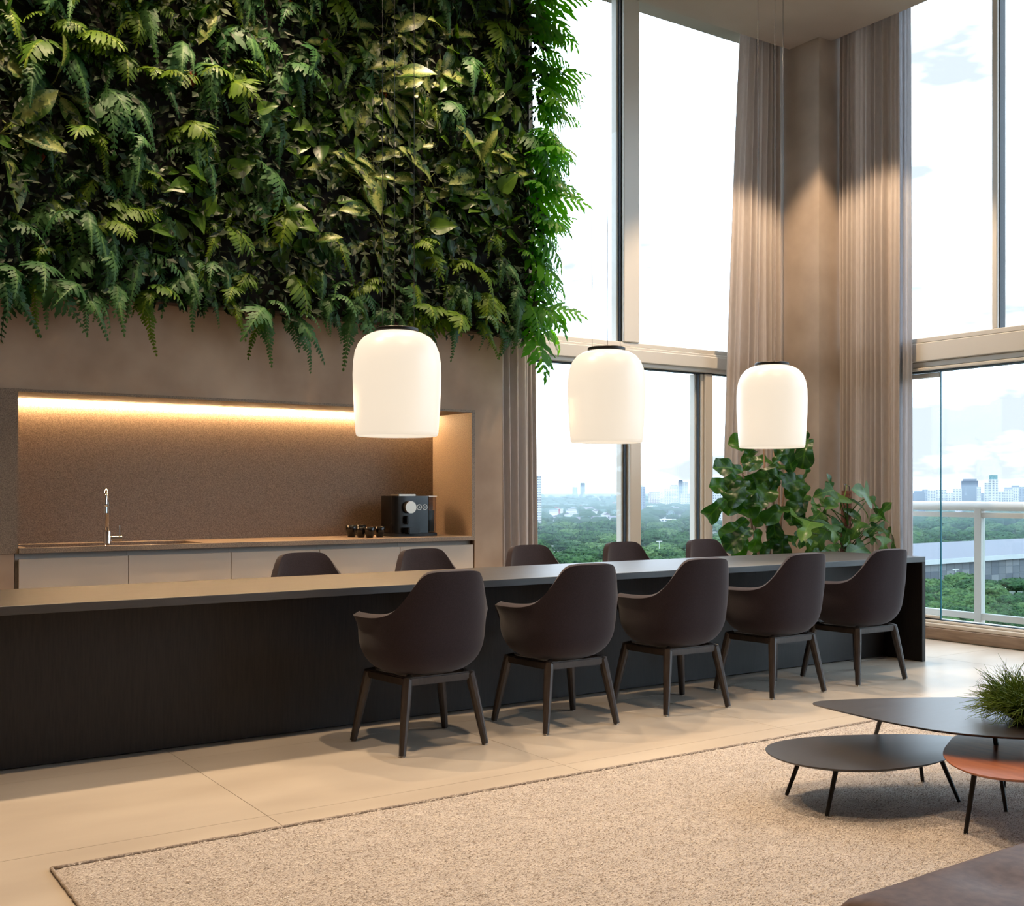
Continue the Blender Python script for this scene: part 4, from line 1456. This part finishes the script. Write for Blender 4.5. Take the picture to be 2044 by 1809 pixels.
# ================================================================== the city beyond, 60 m below
GZ = -60.0
def gd(py):
    """distance along the view axis of ground seen at image row py"""
    return (CAM_H - GZ) * F_PX / (py - HY)


M['ground'] = mat('park_ground', srgb(58, 66, 54), 0.95, col2=srgb(78, 84, 72), scale=0.02, detail=6)
M['tree_a'] = mat('tree_foliage', srgb(24, 48, 34), 0.9, spec=0.1, col2=srgb(58, 86, 50), scale=5.0, detail=4, lo=0.36, hi=0.64, bump=0.9, bscale=11, bdist=0.6)
M['tree_b'] = mat('tree_foliage_pale', srgb(38, 64, 40), 0.9, spec=0.1, col2=srgb(82, 106, 62), scale=5.0, detail=4, lo=0.36, hi=0.64, bump=0.9, bscale=11, bdist=0.6)
M['road'] = mat('asphalt', srgb(120, 124, 134), 0.8)
M['b_white'] = mat('white_render', srgb(188, 188, 188), 0.7)
M['b_grey'] = mat('grey_facade', srgb(118, 126, 138), 0.5)
M['b_glass'] = mat('glass_facade', srgb(74, 86, 102), 0.25)
M['b_brick'] = mat('pink_brick', srgb(112, 78, 68), 0.8)
M['b_blue'] = mat('blue_facade', srgb(46, 70, 92), 0.4)
M['b_win'] = mat('far_window', srgb(44, 58, 78), 0.3)
M['b_red'] = mat('red_panel', srgb(140, 22, 30), 0.6)
M['b_tile'] = mat('terracotta_roof', srgb(112, 62, 48), 0.8)
M['b_roof'] = mat('pale_metal_roof', srgb(96, 92, 104), 0.6)
M['b_panel'] = mat('grey_cladding', srgb(104, 106, 112), 0.6)
M['b_panel2'] = mat('pale_cladding', srgb(126, 126, 130), 0.6)
M['b_panel3'] = mat('dark_cladding', srgb(84, 88, 98), 0.6)
M['b_teal'] = mat('green_roof', srgb(70, 120, 124), 0.6)

ground = struct(MB().box((-9000, -2000, GZ - 3), (14000, 16000, GZ)).obj('floor_ground', M['ground']))


def building(label, x0, x1, ytop, ybase, m, floors=None, cols=None, roof=None, dd=None, rot=None, name='tower_block', win='b_win', wh=0.5, group=None):
    d = dd or gd(ybase)
    pc = far((x0 + x1) / 2, d)
    w = (x1 - x0) / F_PX * d
    h = (CAM_H - GZ) - (ytop - HY) / F_PX * d
    rz = -math.atan((((x0 + x1) / 2) - CX) / F_PX) - YAW + (rot if rot is not None else 0.0)
    c, s = math.cos(abs(rot or 0)), math.sin(abs(rot or 0))
    dep = min(w, 26.0)
    wf = max(4.0, (w - dep * s) / c)
    b = thing(name, label, 'building', (pc.x, pc.y, GZ), rz, group)
    MB().box((-wf / 2, 0, 0), (wf / 2, dep, h)).obj('facade', M[m], b)
    px_m = F_PX / d
    if floors is None:
        floors = max(2, int(h / 3.6))
    if cols is None:
        cols = max(2, int(wf / 5.0))
    wm = MB()
    fh = h / floors
    cw = wf / cols
    for f in range(1, floors):
        for q in range(cols):
            xa = -wf / 2 + cw * (q + 0.22)
            za = fh * f + fh * (1 - wh) * 0.5
            wm.box((xa, -0.25, za), (xa + cw * 0.56, 0.05, za + fh * wh))
    cs = max(1, int(dep / 5))
    cw2 = dep / cs
    for sx in (-1, 1):
        for f in range(1, floors):
            for q in range(cs):
                ya = cw2 * (q + 0.25)
                za = fh * f + fh * (1 - wh) * 0.5
                xs = sx * wf / 2
                wm.box((min(xs - 0.05 * sx, xs + 0.25 * sx), ya, za), (max(xs - 0.05 * sx, xs + 0.25 * sx), ya + cw2 * 0.5, za + fh * wh))
    wo = wm.obj('window_grid', M[win], b)
    wo['kind'] = 'stuff'
    if roof:
        MB().box((-wf * 0.42, dep * 0.1, h), (wf * 0.42, dep * 0.8, h + (4.5 if roof != 'b_teal' else 9))).obj('roof_block', M[roof], b)
    return b


building('white tower with balconies at the edge of the left curtain', 1064, 1086, 950, 1062, 'b_white', 22, 4, None, rot=0.5)
building('pale blue-grey slab tower half hidden by the window mullion', 1242, 1288, 972, 1031, 'b_grey', 18, 8, 'b_white')
building('pink brick apartment block right of the window mullion', 1294, 1318, 984, 1012, 'b_brick', 9, 5, 'b_brick', win='b_white')
building('plain white block behind the pink brick one', 1314, 1328, 981, 1006, 'b_white', 8, 3)
building('slim white tower with a stepped top', 1326, 1338, 976, 1019, 'b_white', 14, 3, 'b_white')
building('white tower with a flat grey crown', 1337, 1354, 971, 1014, 'b_white', 15, 5, 'b_grey')
building('dark blue tower, the tallest of the skyline cluster', 1354, 1363, 961, 1010, 'b_blue', 20, 3, 'b_blue', win='b_white', wh=0.3)
building('white twin tower beside the dark blue one', 1363, 1373, 963, 1011, 'b_white', 18, 3)
building('white block in front of the tall blue tower', 1357, 1377, 986, 1017, 'b_white', 10, 6)
building('small white and brown tower at the right of the cluster', 1376, 1387, 977, 1013, 'b_white', 12, 3)
building('blue tower cut by the second mullion', 1386, 1396, 975, 1012, 'b_blue', 13, 3, win='b_white', wh=0.3)
building('large pale building left of the middle curtain', 1414, 1444, 977, 1058, 'b_white', 16, 7, 'b_white')
building('faint far tower in the haze above the red panel', 1158, 1168, 964, 990, 'b_grey', 24, 3, dd=7800)
building('faint low far tower in the haze', 1142, 1153, 972, 990, 'b_grey', 20, 3, dd=7600)
building('white cubic building below the pink brick block', 1291, 1303, 1010, 1023, 'b_white', 3, 2)
building('small cream building among the trees below the white towers', 1325, 1336, 1010, 1019, 'b_white', 3, 2, dd=gd(1021))
building('grey hall beside the first mullion', 1218, 1246, 1026, 1038, 'b_grey', 2, 2, name='low_building')
building('long flat white building behind the trees, left of the mullion', 1180, 1250, 1040, 1048, 'b_white', 2, 10, name='low_building')
building('long flat white building behind the trees, right of the mullion', 1313, 1394, 1037, 1046, 'b_white', 2, 12, name='low_building')
building('white office box above the long flat building', 1315, 1340, 1032, 1040, 'b_white', 2, 4, name='low_building')
building('long white shed beside the red and white tower', 1084, 1162, 1028, 1037, 'b_white', 2, 8, name='low_building', wh=0.1)
rt = building('slim red and white tower above the trees', 1115, 1124, 1016, 1037, 'b_white', 6, 2, name='sign_tower', win='b_grey', wh=0.2)
w_rt = 9 / F_PX * gd(1037)
MB().box((-w_rt * 0.55, -0.8, 0), (-w_rt * 0.15, 1.2, 21 / F_PX * gd(1037))).obj('red_panel', M['b_red'], rt)
dwt = gd(1029)
pwt = far(1146, dwt)
wt = thing('water_tower', 'mushroom-shaped water tower among the trees', 'tower', (pwt.x, pwt.y, GZ))
MB().lathe([(0, 0), (2.2, 0), (1.8, 16), (0, 16)], 14).obj('shaft', M['b_grey'], wt, smooth=True)
MB().lathe([(0, 14), (3, 15), (8, 18), (8.2, 19.5), (3, 21), (0, 21.5)], 18).obj('tank', M['b_grey'], wt, smooth=True)

R_B = [(1803, 1815, 977, 'b_white', 'leftmost white tower above the balcony handrail', None), (1815, 1823, 979, 'b_white', 'second slim white tower above the handrail', None), (1823, 1846, 984, 'b_glass', 'blue glass block low above the handrail', 'b_glass'),
       (1841, 1852, 977, 'b_grey', 'grey tower behind the blue glass block', None), (1852, 1867, 979, 'b_white', 'white ribbed tower at the edge of the glass door', None), (1868, 1889, 978, 'b_white', 'wide white slab just right of the glass edge', None),
       (1888, 1902, 984, 'b_white', 'low white block between two slabs', None), (1902, 1919, 976, 'b_white', 'pale double tower left of the grey office tower', None), (1920, 1951, 960, 'b_glass', 'broad grey glass office tower', 'b_grey'),
       (1950, 1958, 972, 'b_white', 'narrow white tower touching the office tower', None), (1958, 1967, 984, 'b_grey', 'low grey block between the two tall towers', None), (1965, 1976, 964, 'b_white', 'slim white tower beside the green-roofed one', None),
       (1974, 1992, 957, 'b_white', 'tallest white tower, with a green hipped crown', 'b_teal'), (1993, 2005, 981, 'b_white', 'white block right of the green-crowned tower', None), (2004, 2022, 977, 'b_white', 'white apartment slab with many balconies', 'b_grey'),
       (2018, 2036, 973, 'b_white', 'twin white slab near the right edge', 'b_glass'), (2035, 2050, 972, 'b_grey', 'grey slab cut by the right edge', None)]
for k, (x0, x1, yt, m, lb, rf_) in enumerate(R_B):
    building(lb, x0, x1, yt, 1030, m, None, None, rf_, dd=gd(1031 + (k * 7) % 5), win='b_win', group='towers beyond the balcony')

# exhibition hall with a long pale roof
A, B = far(1760, 655), far(2100, 770)
dirv = (B - A).normalized()
nrm = V((-dirv.y, dirv.x, 0))
if nrm.dot(A) < 0:
    nrm = -nrm
A, B = A - dirv * 62, B + dirv * 120
hall = thing('exhibition_hall', 'long pale-roofed hall running behind the trees beyond the balcony', 'building', (A.x, A.y, GZ), math.atan2(dirv.y, dirv.x))
Lh = (B - A).length
sgn = 1 if V((-dirv.y, dirv.x, 0)).dot(nrm) > 0 else -1
MB().box((0, 0 if sgn > 0 else -60, 0), (Lh, 60 if sgn > 0 else 0, 16.5)).obj('wall', M['b_grey'], hall)
hv = [(-2, -3 * sgn, 16.5), (Lh, -3 * sgn, 16.5), (Lh, 72 * sgn, 21.5), (-2, 72 * sgn, 21.5), (-2, -3 * sgn, 18.2), (Lh, -3 * sgn, 18.2), (Lh, 72 * sgn, 23.0), (-2, 72 * sgn, 23.0)]
MB().add(hv, [(3, 2, 1, 0), (4, 5, 6, 7), (0, 1, 5, 4), (1, 2, 6, 5), (2, 3, 7, 6), (3, 0, 4, 7)]).obj('roof', M['b_roof'], hall)
MB().box((-2, min(-3.3 * sgn, -3 * sgn), 15.6), (Lh, max(-3.3 * sgn, -3 * sgn), 18.6)).obj('fascia', M['b_white'], hall)
hr = random.Random(3)
nP = 44
for k in range(nP):
    for j in range(3):
        xa = Lh * k / nP
        MB().box((xa + 0.15, min(-0.3 * sgn, 0), 1.0 + j * 5.0), (xa + Lh / nP - 0.15, max(-0.3 * sgn, 0), 5.7 + j * 5.0)).obj('wall_panel', M[('b_panel', 'b_panel', 'b_panel2', 'b_panel3')[hr.randrange(4)]], hall)

# road with cars and lamp posts
rp = far(2015, 612)
road = struct(MB().box((-60, -5.5, 0), (60, 5.5, 0.1)).obj('floor_road', M['road']))
road.location = (rp.x, rp.y, GZ)
road.rotation_euler = (0, 0, -YAW - math.atan((2015 - CX) / F_PX) + 0.02)


def car(px, d, m, label):
    p = far(px, d)
    c = thing('parked_car', label, 'car', (p.x, p.y, GZ + 0.1), -YAW - math.atan((px - CX) / F_PX), 'cars on the road below')
    MB().box((-2.2, -0.9, 0.3), (2.2, 0.9, 0.95)).obj('body', m, c, bevel=0.25)
    MB().prism([(-1.3, -0.8), (1.0, -0.8), (1.0, 0.8), (-1.3, 0.8)], 0.9, 1.5, 1.25).obj('cabin', M['gasket'], c, bevel=0.15)
    for sx in (-1.35, 1.35):
        MB().tube([(sx, -0.92, 0.33), (sx, 0.92, 0.33)], 0.33, 12).obj('wheel', M['black_matt'], c)


car(2016, 622, M['b_white'], 'white car on the road, upper of the two')
car(2012, 606, M['b_white'], 'white car on the road, lower of the two')
for px, py0, py1, lb in ((1908, 1137, 1160, 'white double-arm lamp post before the exhibition hall'), (2001, 1174, 1197, 'curved lamp post beside the parked cars'), (1316, 1081, 1094, 'slim lamp post among the trees under the mullion')):
    d = {1908: 640, 2001: 608, 1316: 900}[px]
    p = far(px, d)
    top = CAM_H - (py0 - HY) / F_PX * d - GZ
    l = thing('lamp_post', lb, 'lamp post', (p.x, p.y, GZ))
    MB().tube([(0, 0, 0), (0, 0, top)], [0.35, 0.22], 8).obj('pole', M['b_white'], l)
    MB().tube([(-3.0, 0, top), (3.0, 0, top)], 0.3, 6).obj('arm', M['b_white'], l)

# trees ------------------------------------------------------------
def crown_mesh(name, m, seed, sub):
    bm = bmesh.new()
    bmesh.ops.create_icosphere(bm, subdivisions=sub, radius=1.0)
    for v in bm.verts:
        p = v.co.normalized()
        n1 = noise.noise(p * 1.6 + V((seed * 7.1, 0, 0)))
        n2 = noise.noise(p * 3.6 + V((0, seed * 3.3, 0)))
        n3 = noise.noise(p * 8.0 + V((0, 0, seed * 5.7)))
        n4 = noise.noise(p * 17.0 + V((seed, seed, 0)))
        r = 1 + 0.30 * n1 + 0.22 * abs(n2) + 0.14 * n3 + 0.08 * n4
        v.co = V((p.x * r, p.y * r, max(p.z * r * 0.72, -0.42)))
    me = bpy.data.meshes.new(name)
    bm.to_mesh(me)
    bm.free()
    mb = MB().tube([(0, 0, -1.0), (0, 0, -0.2)], [0.07, 0.05], 5)
    o = len(me.vertices)
    vs = [tuple(v.co) for v in me.vertices] + mb.v
    fs = [tuple(p.vertices) for p in me.polygons] + [tuple(i + o for i in f) for f in mb.f]
    out = MB().add(vs, fs)
    rnd = random.Random(seed * 13)
    nv = len(me.vertices)
    for k in range(900):                       # ragged leaf clusters over the crown
        v = V(vs[rnd.randrange(nv)])
        if v.z < -0.3:
            continue
        p = v * rnd.uniform(0.97, 1.06)
        a, b_, c = (V((rnd.gauss(0, 1), rnd.gauss(0, 1), rnd.gauss(0, 0.6))).normalized() * rnd.uniform(0.05, 0.11) for _ in range(3))
        out.add([p + a, p + b_, p + c], [(0, 1, 2)])
    bpy.data.meshes.remove(me)
    return out.mesh(name, m, smooth=True)


CROWN = [crown_mesh('tree', M['tree_a' if k % 3 else 'tree_b'], k + 1, 4) for k in range(6)]
tr = random.Random(404)
placed = []


def try_tree(px, d, size, label, group):
    p = far(px, d)
    for q, s in placed:
        if (q - p).length < (s + size) * 0.36:
            return False
    placed.append((p, size))
    o = link('tree', tr.choice(CROWN))
    r = size / 2
    hs = r * tr.uniform(0.55, 0.8)
    o.location = (p.x, p.y, GZ + hs * 1.0)
    o.scale = (r, r, hs)
    o.rotation_euler = (0, 0, tr.uniform(0, 6.28))
    if px < 1500:
        zone = 'left of the first mullion' if px < 1261 else ('between the two mullions' if px < 1404 else 'right of the second mullion')
        rank = 'in the nearer rows' if d < 1050 else 'in the farther rows'
    else:
        zone = 'left of the glass edge' if px < 1867 else ('between glass edge and railing post' if px < 1966 else 'right of the railing post')
        rank = 'in the nearer rows' if d < (560 if d < 700 else 1150) else 'in the farther rows'
    tag(o, '%s, %s, %s' % (label, zone, rank), 'tree', '%s, %s, %s' % (group, zone, rank))
    return True


n_l = n_r1 = n_r2 = 0
tries = 0
while n_l < 130 and tries < 6000:
    tries += 1
    d = lerp(720, 1750, tr.random() ** 1.3)
    if try_tree(tr.uniform(1050, 1450), d, tr.uniform(20, 32), 'park tree beyond the tall window', 'park trees beyond the tall window'):
        n_l += 1
tries = 0
while n_r1 < 75 and tries < 6000:
    tries += 1
    d = lerp(470, 645, tr.random())
    px = tr.uniform(1790, 2060)
    if abs(d - 612) < 14 + 0 * px and px > 1975:
        continue
    if px > 1975 and 560 < d < 640:
        continue
    if try_tree(px, d, tr.uniform(13, 22) * (0.7 if d < 520 else 1), 'leafy tree before the exhibition hall', 'trees before the exhibition hall'):
        n_r1 += 1
tries = 0
while n_r2 < 90 and tries < 6000:
    tries += 1
    d = lerp(800, 1700, tr.random() ** 1.2)
    if try_tree(tr.uniform(1790, 2060), d, tr.uniform(20, 34), 'dense tree behind the exhibition hall', 'trees behind the exhibition hall'):
        n_r2 += 1
# farther canopy, beyond counting
bl = bmesh.new()
bmesh.ops.create_icosphere(bl, subdivisions=2, radius=1.0)
bv_ = [v.co.copy() for v in bl.verts]
bf_ = [tuple(v.index for v in f.verts) for f in bl.faces]
bl.free()
cn = MB()
for i in range(1500):
    left = i % 3 != 0
    px = tr.uniform(1040, 1460) if left else tr.uniform(1790, 2060)
    y = tr.uniform(994, 1056 if left else 1052)
    d = gd(y) * tr.uniform(0.96, 1.04)
    if left and 1290 < px < 1400 and y < 1016:
        continue
    if left and 1030 < y < 1056 and (1176 < px < 1254 or 1308 < px < 1398 or 1080 < px < 1166) and tr.random() < 0.85:
        continue
    p = far(px, d)
    r = tr.uniform(9, 17) * (1 + d / 9000)
    hh = r * tr.uniform(0.4, 0.62)
    sd = tr.uniform(0, 90)
    cn.add([(p.x + v.x * r * (1 + 0.35 * noise.noise(v * 1.7 + V((sd, 0, 0)))), p.y + v.y * r * (1 + 0.35 * noise.noise(v * 1.7 + V((0, sd, 0)))), GZ + 3 + hh * 0.6 + v.z * hh * (1 + 0.4 * noise.noise(v * 2 + V((0, 0, sd))))) for v in bv_], bf_)
co = cn.obj('far_tree_canopy', M['tree_a'], None, smooth=True)
tag(co, 'distant bluish tree canopy stretching to the horizon', 'trees', kind='stuff')
# the rest of the park to either side, and what the frame edges hide
rest = MB()
for i in range(2600):
    px = tr.uniform(-400, 3600)
    if 1050 < px < 1450 or 1790 < px < 2060:
        continue
    d = lerp(430, 2600, tr.random() ** 0.8)
    p = far(px, d)
    if 1400 < px < 2500 and 560 < d < 830:
        continue
    r = tr.uniform(10, 17)
    hh = r * tr.uniform(0.5, 0.75)
    sd = tr.uniform(0, 90)
    rest.add([(p.x + v.x * r * (1 + 0.35 * noise.noise(v * 1.7 + V((sd, 0, 0)))), p.y + v.y * r * (1 + 0.35 * noise.noise(v * 1.7 + V((0, sd, 0)))), GZ + 2 + hh * 0.8 + v.z * hh * (1 + 0.4 * noise.noise(v * 2 + V((0, 0, sd))))) for v in bv_], bf_)
ro = rest.obj('park_tree_canopy', M['tree_a'], None, smooth=True)
tag(ro, 'green tree canopy of the park to either side of the windows', 'trees', kind='stuff')
# scattered houses among the trees
for k in range(34):
    left = k % 4 != 3
    px = tr.uniform(1160, 1250) if left and k % 2 else (tr.uniform(1085, 1395) if left else tr.uniform(1880, 2044))
    y = tr.uniform(1012, 1050) if left else tr.uniform(1036, 1046)
    d = gd(y)
    p = far(px, d)
    hlab = ('terracotta-roofed' if k % 3 == 0 else 'pale-roofed') + (' house beyond the balcony' if not left else (' house left of the first mullion' if px < 1261 else ' house right of the first mullion'))
    h = thing('house', 'little ' + hlab + ' among distant trees', 'house', (p.x, p.y, GZ), tr.uniform(0, 3.1), hlab)
    a, b, z = tr.uniform(7, 14), tr.uniform(5, 9), tr.uniform(9, 17)
    MB().box((-a, -b, 0), (a, b, z)).obj('wall', M['b_white'], h)
    rm = M['b_tile'] if k % 3 == 0 else M['b_roof']
    MB().add([(-a - 1, -b - 1, z), (a + 1, -b - 1, z), (a + 1, b + 1, z), (-a - 1, b + 1, z), (-a - 1, 0, z + 4), (a + 1, 0, z + 4)], [(0, 1, 5, 4), (2, 3, 4, 5), (1, 2, 5), (3, 0, 4), (3, 2, 1, 0)]).obj('roof', rm, h)

# haze over the city
hz = bpy.data.materials.new('city_haze')
hz.use_nodes = True
hn, hl = hz.node_tree.nodes, hz.node_tree.links
hn.clear()
h_o = hn.new('ShaderNodeOutputMaterial')
h_s = hn.new('ShaderNodeVolumeScatter')
h_s.inputs['Color'].default_value = (0.70, 0.86, 1.0, 1)
h_s.inputs['Density'].default_value = 0.00018
hl.new(h_s.outputs[0], h_o.inputs['Volume'])
ctr = far(1555, 2150)
hb = MB().box((-2200, -1450, 0), (2200, 1600, 72)).obj('city_haze', hz)
hb.location = (ctr.x, ctr.y, GZ - 1)
hb.rotation_euler = (0, 0, -YAW - math.atan((1555 - CX) / F_PX))
tag(hb, 'thin bluish haze hanging over the far city', 'haze', kind='stuff')
